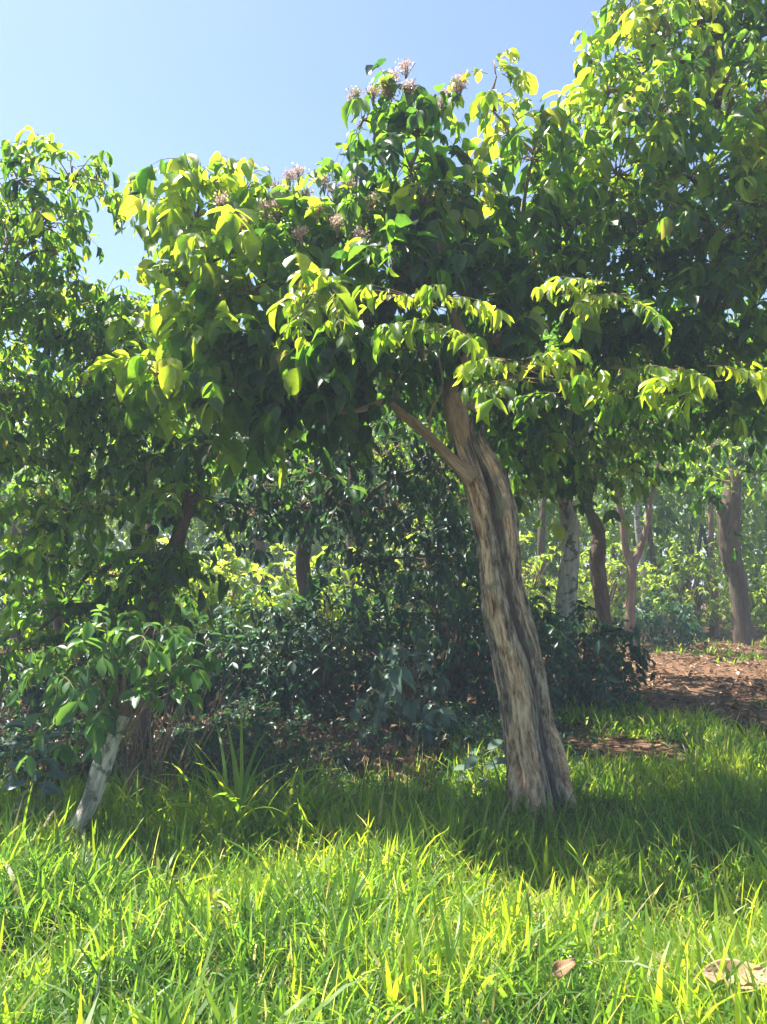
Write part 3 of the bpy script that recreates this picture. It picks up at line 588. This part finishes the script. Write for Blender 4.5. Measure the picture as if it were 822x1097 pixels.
# back crowns standing above (seen through the gaps)
for k, (px, Y, H, W, lab) in enumerate([(20, 11, 4.6, 1.7, 'tree crown deep in the shade at the far left behind the dark dense tree'),
        (150, 14, 5.2, 1.9, 'tree behind the dark leaves below the gap of open sky'),
        (280, 14.5, 5.6, 2.0, 'shaded tree behind the bright yellow-green tree'),
        (400, 14, 5.6, 2.0, 'shaded tree behind the crown left of the broken trunk'),
        (490, 12, 5.0, 1.8, 'shaded tree right behind the top of the broken trunk'),
        (905, 12.5, 5.2, 2.0, 'shaded tree at the right edge behind the crown of the tall tree'),
        (850, 11, 5.4, 1.8, 'shaded tree nearer than the thick dark trunk at the right edge')]):
    b = base_at(px, Y); top = b+UP*(H-1.6); rng = R(80+k)
    cl = []
    for q in range(9):
        a = rng.uniform(0, 6.28); rr_ = rng.uniform(.2, 1)*W
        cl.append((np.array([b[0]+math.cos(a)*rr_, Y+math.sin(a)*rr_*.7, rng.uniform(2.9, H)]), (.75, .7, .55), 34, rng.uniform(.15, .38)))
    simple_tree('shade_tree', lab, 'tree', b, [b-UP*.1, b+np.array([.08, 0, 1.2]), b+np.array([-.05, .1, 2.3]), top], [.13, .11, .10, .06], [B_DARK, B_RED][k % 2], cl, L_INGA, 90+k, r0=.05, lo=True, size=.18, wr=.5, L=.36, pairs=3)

# sunlit wood at the back: one mass
def woodland():
    rng = R(100); lv = Leaves(True)
    n = 26000
    x = rng.uniform(-26, 26, n); Y = 20+rng.random(n)**1.4*9
    top = 6.4+1.5*np.sin(x*.8)+1.0*np.sin(x*2.1+1)+(Y-20)*.12
    z = rng.random(n)**.8*top
    keep = np.sin(x*1.9+z*1.4)+np.cos(z*2.3-x*.7+Y)+rng.normal(0, .5, n) > -2.2
    pos = np.stack([x, Y, z+.1], 1)[keep]
    d = rng.normal(0, .6, pos.shape)+UP*.3+np.array([0, -.5, 0])
    tn_ = .5+.25*np.sin(pos[:, 0]*2.3+pos[:, 2]*1.9)*np.cos(pos[:, 2]*2.7-pos[:, 1])+rng.normal(0, .18, len(pos))
    sprays(lv, rng, pos, d, .55, 3, .24, .5, np.clip(tn_, 0, .9), .5, .6, .006)
    n = 90; xx = rng.uniform(-24, 24, n); yy = rng.uniform(20, 28, n)
    st = np.stack([np.stack([xx+rng.normal(0, .15, n)*q, yy, np.full(n, q*1.7)], 1) for q in range(4)], 1)
    lv.twig(st, np.array([.08, .07, .05, .03]))
    tag(link('woodland', lv.build('woodland', L_FAR, B_DARK)), 'sunlit bright green wood closing the view behind the trunks', 'woodland', kind='stuff')
woodland()

# understory shrubs in the sun behind the hedge
def shrub(name, label, base, H, W, n, leaf, tone, seed, size, wr=.45, stems=7, bark=B_DARK, lo=False, group=None, hang=.5, pairs=3, L=.26, cat='shrub', D=None):
    t = Thing(name, label, cat, base, group); rng = R(seed); tubes = []; lv = Leaves(lo); D = D or W
    for k in range(stems):
        a = rng.uniform(0, 6.28); q = rng.uniform(.2, .8)
        tip = base+np.array([math.cos(a)*W*q, math.sin(a)*D*q, H*rng.uniform(.6, .95)])
        mid = base*.5+tip*.5+np.array([math.cos(a)*-.05, 0, .08*H])
        tubes.append(([base+np.array([math.cos(a)*.05, math.sin(a)*.05, -.04]), mid, tip], [.016*H+.004, .010*H+.003, .004]))
    t.part('stem', multi_tube('stem', tubes, bark, 7, seed=seed))
    c = base+UP*H*.56
    u = nrm(rng.normal(0, 1, (n, 3))); rr = rng.random(n)**.42
    lump = 1+.25*np.sin(u[:, 0]*5+seed)*np.cos(u[:, 2]*5+seed*2)
    pos = c+u*(rr*lump)[:, None]*np.array([W, D, H*.46]); pos[:, 2] = np.maximum(pos[:, 2], gz(pos[:, 0], pos[:, 1])+.08)
    d = u*.8+rng.normal(0, .4, (n, 3))+UP*.2
    s0 = base+np.array([0, 0, 1])*((pos[:, 2:3]-base[2])*.6)+(pos-base)*np.array([.25, .25, 0])
    sel = rng.random(n) < .5
    lv.twig(np.stack([s0, (s0+pos)/2+UP*.02, pos], 1)[sel], .004)
    sprays(lv, rng, pos, d, L, pairs, size, wr, tone+rng.normal(0, .08, n), .4, hang)
    t.part('foliage', lv.build('foliage', leaf)); return t
for k, (px, Y, H, W, tone, lab) in enumerate([
        (240, 10.3, 1.9, .9, .75, 'sunlit yellow-green shrub deep between the dark trees left of centre'),
        (325, 10.5, 1.9, .9, .72, 'sunlit shrub behind the dark hedge, left of the reddish trunk'),
        (415, 11, 2.2, .9, .75, 'sunlit shrub behind the dark hedge, right of the reddish trunk'),
        (110, 10.2, 1.8, .9, .65, 'sunlit shrub glimpsed low between the dark leaves at the left'),
        (185, 10.5, 1.9, .8, .8, 'sunlit shrub glowing between the sprouting stump and the dark bushes'),
        (560, 16, 2.4, 1.2, .72, 'bright sunlit shrub right behind the middle of the broken trunk'),
        (640, 18, 2.4, 1.2, .66, 'bright sunlit shrub left of the forked tree'),
        (735, 18.5, 2.4, 1.1, .72, 'bright sunlit shrub between the forked tree and the thick dark trunk'),
        (835, 18.5, 2.4, 1.2, .6, 'sunlit shrub right of the thick dark trunk at the photo edge')]):
    shrub('understory_shrub', lab, base_at(px, Y), H, W, 190, L_FAR, tone, 120+k, .17, lo=True, stems=8)
shrub('coffee_bush', 'low dark bush standing in shade just right of the forked tree', base_at(706, 16.3), 1.1, .75, 170, L_COFFEE, .35, 140, .16, lo=True)

# dark coffee hedge row
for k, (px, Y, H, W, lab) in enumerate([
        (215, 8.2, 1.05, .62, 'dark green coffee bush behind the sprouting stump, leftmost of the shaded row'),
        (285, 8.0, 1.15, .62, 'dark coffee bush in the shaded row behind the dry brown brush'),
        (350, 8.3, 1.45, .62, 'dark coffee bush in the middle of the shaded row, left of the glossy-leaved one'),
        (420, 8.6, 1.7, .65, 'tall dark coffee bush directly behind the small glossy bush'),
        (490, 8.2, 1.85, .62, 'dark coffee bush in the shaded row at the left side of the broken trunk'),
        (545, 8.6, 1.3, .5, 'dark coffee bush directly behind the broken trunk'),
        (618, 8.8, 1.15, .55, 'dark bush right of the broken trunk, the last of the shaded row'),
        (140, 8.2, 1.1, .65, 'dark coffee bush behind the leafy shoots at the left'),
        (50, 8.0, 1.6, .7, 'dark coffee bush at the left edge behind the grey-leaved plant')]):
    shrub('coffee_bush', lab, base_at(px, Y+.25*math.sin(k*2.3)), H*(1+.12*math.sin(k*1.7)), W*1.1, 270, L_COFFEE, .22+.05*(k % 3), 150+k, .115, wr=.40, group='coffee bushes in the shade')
shrub('coffee_bush', 'small coffee bush with glossy leaves painted as catching light in front of the shaded row', base_at(438, 6.5), .98, .30, 60, L_GREY, .55, 170, .135, wr=.55, L=.2, pairs=2, hang=.8)  # pale leaf material stands in for light caught in the shade

# ------------------------------------------------------------------ sprouting stump, left
def stump():
    base = base_at(74, 4.25); t = Thing('sprouting_stump', 'grey leaning cut stump with leafy green shoots growing from its top, at the left', 'tree stump', base)
    me, C, _ = tube('trunk', [P(66, 932, 4.22), P(79, 895, 4.25), P(97, 857, 4.3), P(108, 825, 4.33), P(122, 790, 4.4), P(131, 766, 4.42)], [.070, .056, .048, .052, .046, .050], B_LOG, 40, 160, 201, .13)
    t.part('trunk', me)
    me, _, _ = tube('stub', [P(128, 780, 4.42), P(134, 760, 4.44), P(136, 742, 4.45)], [.035, .036, .028], B_TAN, 14, 30, 205, .12); t.part('stub', me)
    tubes = []; rng = R(202); lv = Leaves()
    tips = [(52, 725), (68, 700), (88, 682), (112, 672), (138, 668), (160, 672), (182, 690), (200, 700), (212, 706), (62, 755), (80, 790), (165, 715), (185, 740), (100, 725), (130, 700), (150, 745), (75, 735), (110, 760)]
    for k, (px, py) in enumerate(tips):
        a = P(128+rng.uniform(-8, 8), 775+rng.uniform(-12, 25), 4.4); b_ = P(px, py, 4.4+rng.uniform(-.25, .25))
        m1 = a*.5+b_*.5+np.array([.0, 0, .07])+rng.normal(0, .02, 3)
        tubes.append(([a, m1, b_], [.008, .005, .0025]))
        d = nrm(b_-m1)
        for f in (1.0, .72, .45):
            if f < 1 and rng.random() < .1: continue
            q = m1*(1-f)+b_*f if f > .5 else m1*.9+b_*.1
            sprays(lv, rng, q[None], (d+rng.normal(0, .5, 3))[None], .15, 3, .098, .48, np.array([.5+rng.normal(0, .12)]), .35, .55, .0022)
    for px, py, rx, rz, n in [(75, 715, 24, 18, 8), (110, 690, 30, 14, 6), (150, 685, 28, 14, 6), (90, 755, 24, 22, 6), (120, 725, 26, 18, 4)]:
        clump(lv, rng, P(px, py, 4.35), (rx*4.35/F, .2, rz*4.35/F), n, .5, L=.16, pairs=3, size=.095, wr=.48, hang=.6, twigr=.003, thin=1)
    t.part('shoot', multi_tube('shoot', tubes, B_TAN, 6, seed=3))
    t.part('foliage', lv.build('foliage', L_SHOOT))
stump()
def dry_stems():
    rng = R(210)
    b = base_at(165, 4.9); t = Thing('dry_weed', 'bundle of dry straw-coloured stems standing upright beside the sprouting stump', 'plant', b)
    tb = []
    for _ in range(26):
        x0 = rng.normal(0, .09); tip = b+np.array([x0*2+rng.normal(.1, .16), rng.normal(0, .1), rng.uniform(.55, 1.05)])
        s = b+np.array([x0, rng.normal(0, .07), -.03]); tb.append(([s, (s+tip)/2+rng.normal(0, .03, 3), tip], [.006, .004, .002]))
    t.part('stem', multi_tube('stem', tb, B_TAN, 5, seed=4))
    lv = Leaves(True); k = 60
    lv.add(b+np.abs(rng.normal(0, 1, (k, 3)))*np.array([.2, .1, .35])*np.array([1, 1, 1])-np.array([.1, 0, -.05]), rng.normal(0, 1, (k, 3)), rng.normal(0, 1, (k, 3)), rng.uniform(.04, .09, k), rng.uniform(.01, .03, k), rng.uniform(0, 1, k))
    t.part('foliage', lv.build('foliage', L_DRY))
dry_stems()
def brush():
    "tangle of dead brown stems and leaves at the feet of the bushes"
    rng = R(220); lv = Leaves(True); n = 2600
    x = rng.uniform(-4.5, .3, n); y = 5.6+rng.random(n)*1.6-.25*np.sin(x*2)
    h = rng.random(n)**1.5*(.38+.14*np.sin(x*3.1))
    s = np.stack([x, y, gz(x, y)], 1); d = rng.normal(0, .5, (n, 3))+UP*.8; e = s+nrm(d)*(h+.12)[:, None]
    lv.twig(np.stack([s, (s+e)/2+rng.normal(0, .02, (n, 3)), e], 1), np.array([.004, .003, .0015]))
    m = 5200; ii = rng.integers(0, n, m); o = s[ii]+(e-s)[ii]*rng.random((m, 1))
    lv.add(o, rng.normal(0, 1, (m, 3))-UP*.3, rng.normal(0, 1, (m, 3)), rng.uniform(.04, .11, m), rng.uniform(.015, .045, m), rng.uniform(0, .8, m))
    tag(link('dead_brush', lv.build('dead_brush', L_DRY, B_RED)), 'tangle of dry brown stems and dead leaves at the feet of the shaded bushes', 'brush', kind='stuff')
brush()
def undergrowth():
    rng = R(225); lv = Leaves(True); n = 4200
    x = rng.uniform(-4.6, 1.6, n); y = 5.2+rng.random(n)*2.9
    k = (y > 5.9) | (x < -.6); x, y = x[k], y[k]; n = len(x)
    b = np.stack([x, y, gz(x, y)+rng.random(n)*.30*(1+.5*np.sin(x*4))], 1)
    sprays(lv, rng, b, rng.normal(0, .6, (n, 3))+UP*.7, .16, 3, .07, .42, rng.uniform(.05, .6, n), .5, .4, .002)
    tag(link('undergrowth', lv.build('undergrowth', L_COFFEE, B_TWIG)), 'low dim green undergrowth before the shaded bushes', 'undergrowth', kind='stuff')
undergrowth()
# grey leaved plant far left; broad-leaved seedling by the trunk
def broad(name, label, base, leaves, leaf, H, size, wr, seed, tone=.5, cat='plant'):
    t = Thing(name, label, cat, base); rng = R(seed); lv = Leaves(); tb = []
    n = leaves
    for i in range(n):
        a = i*2.4+rng.uniform(-.3, .3); hh = H*(.25+.75*i/n)
        s = base+UP*hh*.9+np.array([.01, 0, 0]); out = np.array([math.cos(a), math.sin(a), .55])
        p = s+nrm(out)*size*rng.uniform(.3, .6); tb.append(([s, (s+p)/2+UP*.01, p], [.003, .0025, .002]))
        lv.add(p[None], (np.array([math.cos(a), math.sin(a), rng.uniform(-.3, .5)]))[None], (UP+rng.normal(0, .25, 3)-np.array([0, .5, 0]))[None], np.array([size*rng.uniform(.8, 1.2)]), np.array([size*wr]), np.array([tone+rng.normal(0, .15)]))
    tb.append(([base-UP*.03, base+UP*H*.5+np.array([.012, 0, 0]), base+UP*H], [.006, .005, .003]))
    t.part('stem', multi_tube('stem', tb, B_TWIG, 6, seed=seed)); t.part('foliage', lv.build('foliage', leaf)); return t
broad('broad_leaved_plant', 'dusky grey-green broad-leaved plant at the left edge beside the leaning stump', base_at(45, 4.8), 26, L_GREY, .66, .14, .48, 230)
broad('seedling', 'seedling with a few large pale leaves just left of the broken trunk foot', base_at(512, 5.35), 9, L_GREY, .40, .15, .5, 231, .7)
broad('seedling', 'low seedling with round green leaves between the small coffee bush and the trunk', base_at(492, 5.9), 8, L_SHOOT, .25, .12, .55, 232, .4)

# ------------------------------------------------------------------ grass
def blades(rng, base, az, lean, bend, L, Wd, tone, seg=5, sway=.0):
    n = len(base); t = np.linspace(0, 1, seg+1)
    ang = lean[:, None]+bend[:, None]*t[None]**1.3              # angle from vertical
    ds = L[:, None]/seg
    hx = np.concatenate([np.zeros((n, 1)), np.cumsum(np.sin(ang[:, 1:])*ds, 1)], 1)
    hz = np.concatenate([np.zeros((n, 1)), np.cumsum(np.cos(ang[:, 1:])*ds, 1)], 1)
    dirv = np.stack([np.cos(az), np.sin(az), np.zeros(n)], 1); side = np.stack([-np.sin(az), np.cos(az), np.zeros(n)], 1)
    tw = rng.normal(0, .5, n)[:, None]*t[None]
    C = base[:, None]+dirv[:, None]*hx[..., None]+UP*hz[..., None]
    wp = np.array([.55, .9, 1, .9, .6, 0])[:seg+1] if seg == 5 else np.sin(np.linspace(.45, np.pi, seg+1))
    hw = (Wd[:, None]*wp[None]*.5)[..., None]
    sv = side[:, None]*np.cos(tw)[..., None]+(dirv[:, None]*np.cos(ang)[..., None]-UP*np.sin(ang)[..., None])*np.sin(tw)[..., None]
    Lf = C-sv*hw; Rt = C+sv*hw
    V = np.stack([Lf, Rt], 2)[:, :-1].reshape(n, -1, 3); V = np.concatenate([V, C[:, -1:]], 1); k = 2*seg+1
    o = (np.arange(n)*k)[:, None]
    Q = np.concatenate([np.stack([o+2*i, o+2*i+1, o+2*i+3, o+2*i+2], -1) for i in range(seg-1)], 1).reshape(-1, 4)
    T = np.stack([o+2*seg-2, o+2*seg-1, o+2*seg], -1).reshape(-1, 3)
    return V.reshape(-1, 3), Q, T, np.repeat(tone, k)
def join(parts):
    off = 0; Vs, Qs, Ts, tn = [], [], [], []
    for V, Q, T, t in parts: Vs.append(V); Qs.append(Q+off); Ts.append(T+off); tn.append(t); off += len(V)
    return np.vstack(Vs), np.vstack(Qs), np.vstack(Ts), np.concatenate(tn)
def grass():
    rng = R(300); parts = []
    def field(nt, x0, x1, y0, y1, per, Lm, Wm, cond=None, dens=None):
        x = rng.uniform(x0, x1, nt); y = rng.uniform(y0, y1, nt)
        if cond is not None:
            k = cond(x, y, rng); x, y = x[k], y[k]
        m = rng.poisson(per, len(x))+2; idx = np.repeat(np.arange(len(x)), m); n = len(idx)
        hgt = (.95+.32*np.sin(x*2.3+y*1.7)*np.cos(y*2.9-x)+.22*np.sin(x*6.1+1)*np.sin(y*5.3+x)+np.abs(rng.normal(0, .3, len(x))))[idx]
        bx = x[idx]+rng.normal(0, .03, n); by = y[idx]+rng.normal(0, .03, n)
        az = rng.uniform(0, 6.283, n); lean = np.abs(rng.normal(.22, .42, n)); bend = np.abs(rng.normal(.85, .85, n))
        L = np.clip(Lm*hgt*rng.uniform(.55, 1.35, n), .03, .6); Wd = Wm*rng.uniform(.45, 1.9, n)
        tn = (.48+.14*np.sin(x*1.3+2*y)+.12*np.sin(x*4.7-y*3.9)+rng.normal(0, .12, len(x)))[idx]+rng.normal(0, .13, n); dry = rng.random(n) < .05; tn = np.clip(tn, .05, .84); tn[dry] = rng.uniform(.92, 1, dry.sum())
        parts.append(blades(rng, np.stack([bx, by, gz(bx, by)-.01], 1), az, lean, bend, L, Wd, tn))
    field(8500, -3.2, 3.2, 1.5, 4.2, 7, .19, .0078)
    field(1300, -3.2, 3.2, 1.5, 4.8, 5, .24, .0125)
    field(6500, -4.2, 4.4, 4.2, 6.2, 7, .18, .0085, lambda x, y, r: (y < 5.3+.3*np.sin(x*2)) | (x > .6) | (r.random(len(x)) < .25))
    field(4200, .3, 6.5, 6.0, 9.4, 5, .15, .011, lambda x, y, r: (x > .35*y-2.0+.4*np.sin(y*3)) & (np.sin(x*2.1+y)+np.cos(y*1.7-x*.6)+r.normal(0, .4, len(x)) > -.9+.75*(y-6)))
    field(900, 3, 9, 12.5, 18, 5, .13, .014, lambda x, y, r: (np.sin(x*1.7+y*1.1)+r.normal(0, .4, len(x)) > .5) & (x > .30*y))
    field(2000, -4.2, 4.2, -1.5, 1.5, 5, .16, .010)
    field(1600, -9, -4, 1, 6, 5, .16, .012); field(1600, 4.2, 9, 1, 7, 5, .16, .012)
    n = 3000; x = rng.uniform(-3, 3, n); y = rng.uniform(1.8, 5.6, n)      # dead straws
    parts.append(blades(rng, np.stack([x, y, gz(x, y)+rng.uniform(0, .1, n)], 1), rng.uniform(0, 6.28, n), rng.uniform(.2, 1.3, n), rng.uniform(-.2, .6, n), rng.uniform(.1, .34, n), rng.uniform(.002, .005, n), rng.uniform(.9, 1, n)))
    V, Q, T, tn = join(parts)
    tag(link('grass', mesh('grass', V, [Q, T], [L_GRASS], attrs={'tone': tn})), 'lush bright green grass covering the foreground', 'grass', kind='stuff')
    # low herbs in the grass
    lv = Leaves(); n = 2200
    x = rng.uniform(-2.6, 2.6, n); y = rng.uniform(2.2, 5.6, n); k = rng.random(n) < np.where((y > 4.3) & (x > -1) & (x < .8), 1, .28); x, y = x[k], y[k]; n = len(x)
    s = np.stack([x, y, gz(x, y)], 1); hh = rng.uniform(.06, .2, n); e = s+UP*hh[:, None]+rng.normal(0, .03, (n, 3))
    lv.twig(np.stack([s, (s+e)/2, e], 1), .0018)
    ii = np.repeat(np.arange(n), 9); m = len(ii); f = rng.uniform(.3, 1, (m, 1))
    lv.add(s[ii]+(e-s)[ii]*f, np.stack([np.cos(a_ := rng.uniform(0, 6.28, m)), np.sin(a_), rng.uniform(-.1, .6, m)], 1), UP+rng.normal(0, .3, (m, 3)), rng.uniform(.02, .045, m), rng.uniform(.010, .02, m), rng.uniform(.3, .85, m))
    tag(link('herbs', lv.build('herbs', L_SHOOT)), 'small-leaved green weeds mixed into the grass around the trunk', 'weeds', kind='stuff')
grass()
def tuft(name, label, base, n, L, Wd, seed, spread=.05, lean=.2, bend=1.5, tone=.62, hi=None):
    rng = R(seed); t = Thing(name, label, 'grass tuft', base)
    bs = base+rng.normal(0, 1, (n, 3))*np.array([spread, spread, 0])-UP*.02
    V, Q, T, tn = blades(rng, bs, rng.uniform(0, 6.28, n), np.abs(rng.normal(lean, .12, n)), np.abs(rng.normal(bend, .45, n)), L*rng.uniform(.55, 1.15, n), Wd*rng.uniform(.6, 1.3, n), np.clip(tone+rng.normal(0, .15, n), 0, .85), seg=10)
    t.part('blade', mesh('blade', V, [Q, T], [L_GRASS], attrs={'tone': tn}))
tuft('tall_grass_tuft', 'tall tuft of long arching grass blades left of centre, the highest of the tufts', base_at(258, 4.45), 60, .80, .020, 310, .10)
tuft('tall_grass_tuft', 'tuft of long arching grass right of the highest tuft, before the dry brush', base_at(322, 4.55), 44, .58, .018, 311, .09)
tuft('tall_grass_tuft', 'tuft of broad grass growing at the right side of the leaning stump', base_at(150, 4.5), 40, .45, .020, 312, .10, bend=.9)
tuft('tall_grass_tuft', 'loose grass tuft between the stump and the highest tuft', base_at(205, 4.6), 34, .42, .017, 313, .12)
tuft('tall_grass_tuft', 'grass tuft hiding the foot of the leaning stump', base_at(90, 4.1), 40, .32, .014, 315, .12)
tuft('grass_stalk', 'single upright grass stalk with forked tip against the left side of the trunk', base_at(537, 5.0), 7, .50, .012, 314, .015, lean=.08, bend=.35, tone=.6)

# ------------------------------------------------------------------ leaf litter, dry leaves, sticks
def litter():
    rng = R(320); lv = Leaves(True); n = 15000
    x = rng.uniform(-6, 10, n); y = 5+rng.random(n)*13
    k = rng.random(n) < np.where((x > .2*y) & (y > 7.5), 1, np.where(y > 5.6, .5, .12)); x, y = x[k], y[k]; n = len(x)
    o = np.stack([x, y, gz(x, y)+.012+rng.random(n)*.02], 1)
    lv.add(o, np.concatenate([rng.normal(0, 1, (n, 2)), rng.normal(0, .12, (n, 1))], 1), UP+rng.normal(0, .35, (n, 3)), rng.gamma(4, .022, n)+.03, rng.uniform(.015, .06, n), np.clip(rng.random(n)**1.6, 0, 1))
    q_ = 170; gx_ = rng.uniform(-2.4, 2.6, q_); gy_ = rng.uniform(2.3, 5.6, q_)
    lv.add(np.stack([gx_, gy_, gz(gx_, gy_)+rng.uniform(.03, .14, q_)], 1), rng.normal(0, 1, (q_, 3))*np.array([1, 1, .4]), UP+rng.normal(0, .6, (q_, 3)), rng.uniform(.03, .09, q_), rng.uniform(.015, .045, q_), rng.uniform(.3, 1, q_))
    ns = 2600; xs_ = rng.uniform(-5, 9, ns); ys_ = rng.uniform(5, 17, ns); aa = rng.uniform(0, 6.28, ns); p_ = np.stack([xs_, ys_, gz(xs_, ys_)+.015], 1); e_ = p_+np.stack([np.cos(aa), np.sin(aa), rng.uniform(0, .25, ns)], 1)*rng.uniform(.06, .35, (ns, 1))
    lv.twig(np.stack([p_, (p_+e_)/2+rng.normal(0, .008, (ns, 3)), e_], 1), np.array([.004, .003, .002]))
    tag(link('leaf_litter', lv.build('leaf_litter', L_DRY, B_DARK)), 'brown dead leaves carpeting the bare ground under the trees', 'leaf litter', kind='stuff')
litter()
def dry_leaf(name, label, c, L, W, az, roll, tone, seed, pitch=0.1):
    nu, nv_ = 26, 15; u = np.linspace(0, 1, nu); v = np.linspace(-1, 1, nv_)
    U, Vv = np.meshgrid(u, v, indexing='ij'); rng = R(seed)
    hw = W*.5*np.sin(np.pi*np.clip(U*.96+.02, 0, 1))**.65
    xx = (U-.5)*L; yy2 = Vv*hw
    zz = .30*np.abs(Vv)*hw+.02*L*np.sin(U*5+seed)-.004*np.abs(np.sin((U*13+np.abs(Vv)*2.2)*np.pi))*(np.abs(Vv) > .08)+.012*Vv*np.sin(U*7)
    P3 = np.stack([xx, yy2, zz], -1).reshape(-1, 3)
    ca, sa = math.cos(az), math.sin(az); cr, sr = math.cos(roll), -math.sin(roll); cp, sp = math.cos(pitch), math.sin(pitch)
    Rx = np.array([[1, 0, 0], [0, cr, -sr], [0, sr, cr]]); Ry = np.array([[cp, 0, sp], [0, 1, 0], [-sp, 0, cp]]); Rz = np.array([[ca, -sa, 0], [sa, ca, 0], [0, 0, 1]])
    P3 = P3@(Rz@Ry@Rx).T
    i, j = np.meshgrid(np.arange(nu-1), np.arange(nv_-1), indexing='ij')
    Q = np.stack([i*nv_+j, (i+1)*nv_+j, (i+1)*nv_+j+1, i*nv_+j+1], -1).reshape(-1, 4)
    rib = np.abs(np.sin((U*13+np.abs(Vv)*2.2)*np.pi)).ravel()
    tn = tone-.13*(rib > .8)+.3*(np.abs(Vv).ravel() < .08)+rng.normal(0, .05, len(rib))
    o = link(name, mesh(name, P3, [Q], [L_DRY], attrs={'tone': np.clip(tn, 0, 1)})); o.location = c
    sm = o.modifiers.new('thickness', 'SOLIDIFY'); sm.thickness = .0015
    tag(o, label, 'dry leaf', 'fallen dry leaves in the grass')
def on_grass(px, py, h):   # point h above the ground seen there
    lo, hi = 1.0, 30.0
    for _ in range(50):
        m_ = (lo+hi)/2; q = P(px, py, m_)
        if q[2] > float(gz(q[0], q[1]))+h: lo = m_
        else: hi = m_
    return P(px, py, lo)
for k, (px, py, h, L, W, az, roll, tone, pt, lab) in enumerate([
        (795, 1046, .23, .24, .10, -.2, -.65, .86, .02, 'large pale ribbed dry leaf lying on the grass in the bottom right corner'),
        (604, 1036, .23, .10, .05, .3, -.5, .6, -.3, 'small curled tan leaf in the bright grass left of the large ribbed leaf'),
        (148, 993, .15, .13, .04, .7, -.5, .6, .1, 'narrow brown leaf in the grass at lower left'),
        (711, 932, .12, .12, .07, -.6, -.7, .5, .3, 'brown leaf at the edge of the shaded grass on the right'),
        (612, 922, .12, .08, .05, -.4, -.6, .75, .2, 'small pale brown leaf in the grass just below the trunk foot'),
        (535, 889, .12, .09, .035, .1, -.4, .8, .1, 'small yellowish leaf in the grass at the left of the trunk foot'),
        (345, 950, .14, .07, .05, -.3, -.6, .75, .1, 'small tan leaf in the sunlit grass near the centre'),
        (571, 1011, .14, .05, .03, .2, -.5, .95, .1, 'tiny pale yellow leaf above the curled tan one'),
        (705, 1035, .12, .06, .05, .9, -.7, .55, .2, 'small orange-brown leaf between the curled leaf and the large ribbed leaf'),
        (650, 858, .10, .10, .07, .5, -.5, .3, .2, 'reddish brown leaf in the shaded grass right of the trunk'),
        (806, 788, .05, .16, .09, .1, -.5, .6, .0, 'brown leaf on the shaded ground at the right edge'),
        (732, 812, .08, .10, .05, -.3, -.5, .7, .0, 'pale leaf in the shaded grass at middle right')]):
    dry_leaf('dry_leaf', lab, on_grass(px, py, h), L, W, az, roll, tone, 330+k, pt)
# sticks
for k, (a, b_, r, m_, lab, nm) in enumerate([
        ((528, 1012, .1), (541, 972, .2), .004, B_PALE, 'thin whitish twig poking up out of the bright grass, lower centre left', 'twig'),
        ((95, 1097, .12), (103, 1046, .2), .005, B_PALE, 'thin pale stalk standing in the grass at the bottom left', 'twig'),
        ((425, 830, .03), (490, 820, .06), .022, B_DARK, 'dark fallen branch lying on bare soil behind the sunlit weeds', 'fallen_branch'),
        ((613, 893, .1), (655, 899, .1), .004, B_TAN, 'thin straw-coloured twig lying in the grass right of the trunk foot', 'twig')]):
    if k == 0: a, b_ = (262, 1012, .1), (271, 972, .2)
    p0, p1 = on_grass(*a), on_grass(*b_)
    if k < 2: p1 = p0+np.array([(b_[0]-a[0])*p0[1]/F, .02, (a[1]-b_[1])*p0[1]/F])
    me, _, _ = tube(nm, [p0, (p0+p1)/2+np.array([.008, 0, .006]), p1], [r, r*.9, r*.6], m_, 8, 20, 350+k, .1)
    t = link(nm, me); tag(t, lab, 'branch' if nm == 'fallen_branch' else 'twig')

# ------------------------------------------------------------------ haze standing in for the sun flare's veil
def haze():
    bpy_me = bpy.data.meshes.new('haze')
    x0, x1, y0, y1, z0, z1 = -420, 420, -220, 920, -1.5, 9.5
    v = [(x, y, z) for x in (x0, x1) for y in (y0, y1) for z in (z0, z1)]
    f = [(0, 1, 3, 2), (4, 6, 7, 5), (0, 4, 5, 1), (2, 3, 7, 6), (0, 2, 6, 4), (1, 5, 7, 3)]
    bpy_me.from_pydata(v, [], f); bpy_me.update()
    m, t = newmat('flare_veil_haze'); pv = N(t, 'ShaderNodeVolumePrincipled'); pv.inputs['Density'].default_value = HAZE
    pv.inputs['Color'].default_value = (.68, .82, 1, 1); pv.inputs['Anisotropy'].default_value = .0
    o = N(t, 'ShaderNodeOutputMaterial'); t.links.new(pv.outputs[0], o.inputs['Volume']); bpy_me.materials.append(m)
    tag(link('haze', bpy_me), 'faint bluish haze added in place of the sun flare veil', 'haze', kind='stuff')
HAZE = .0045
haze()
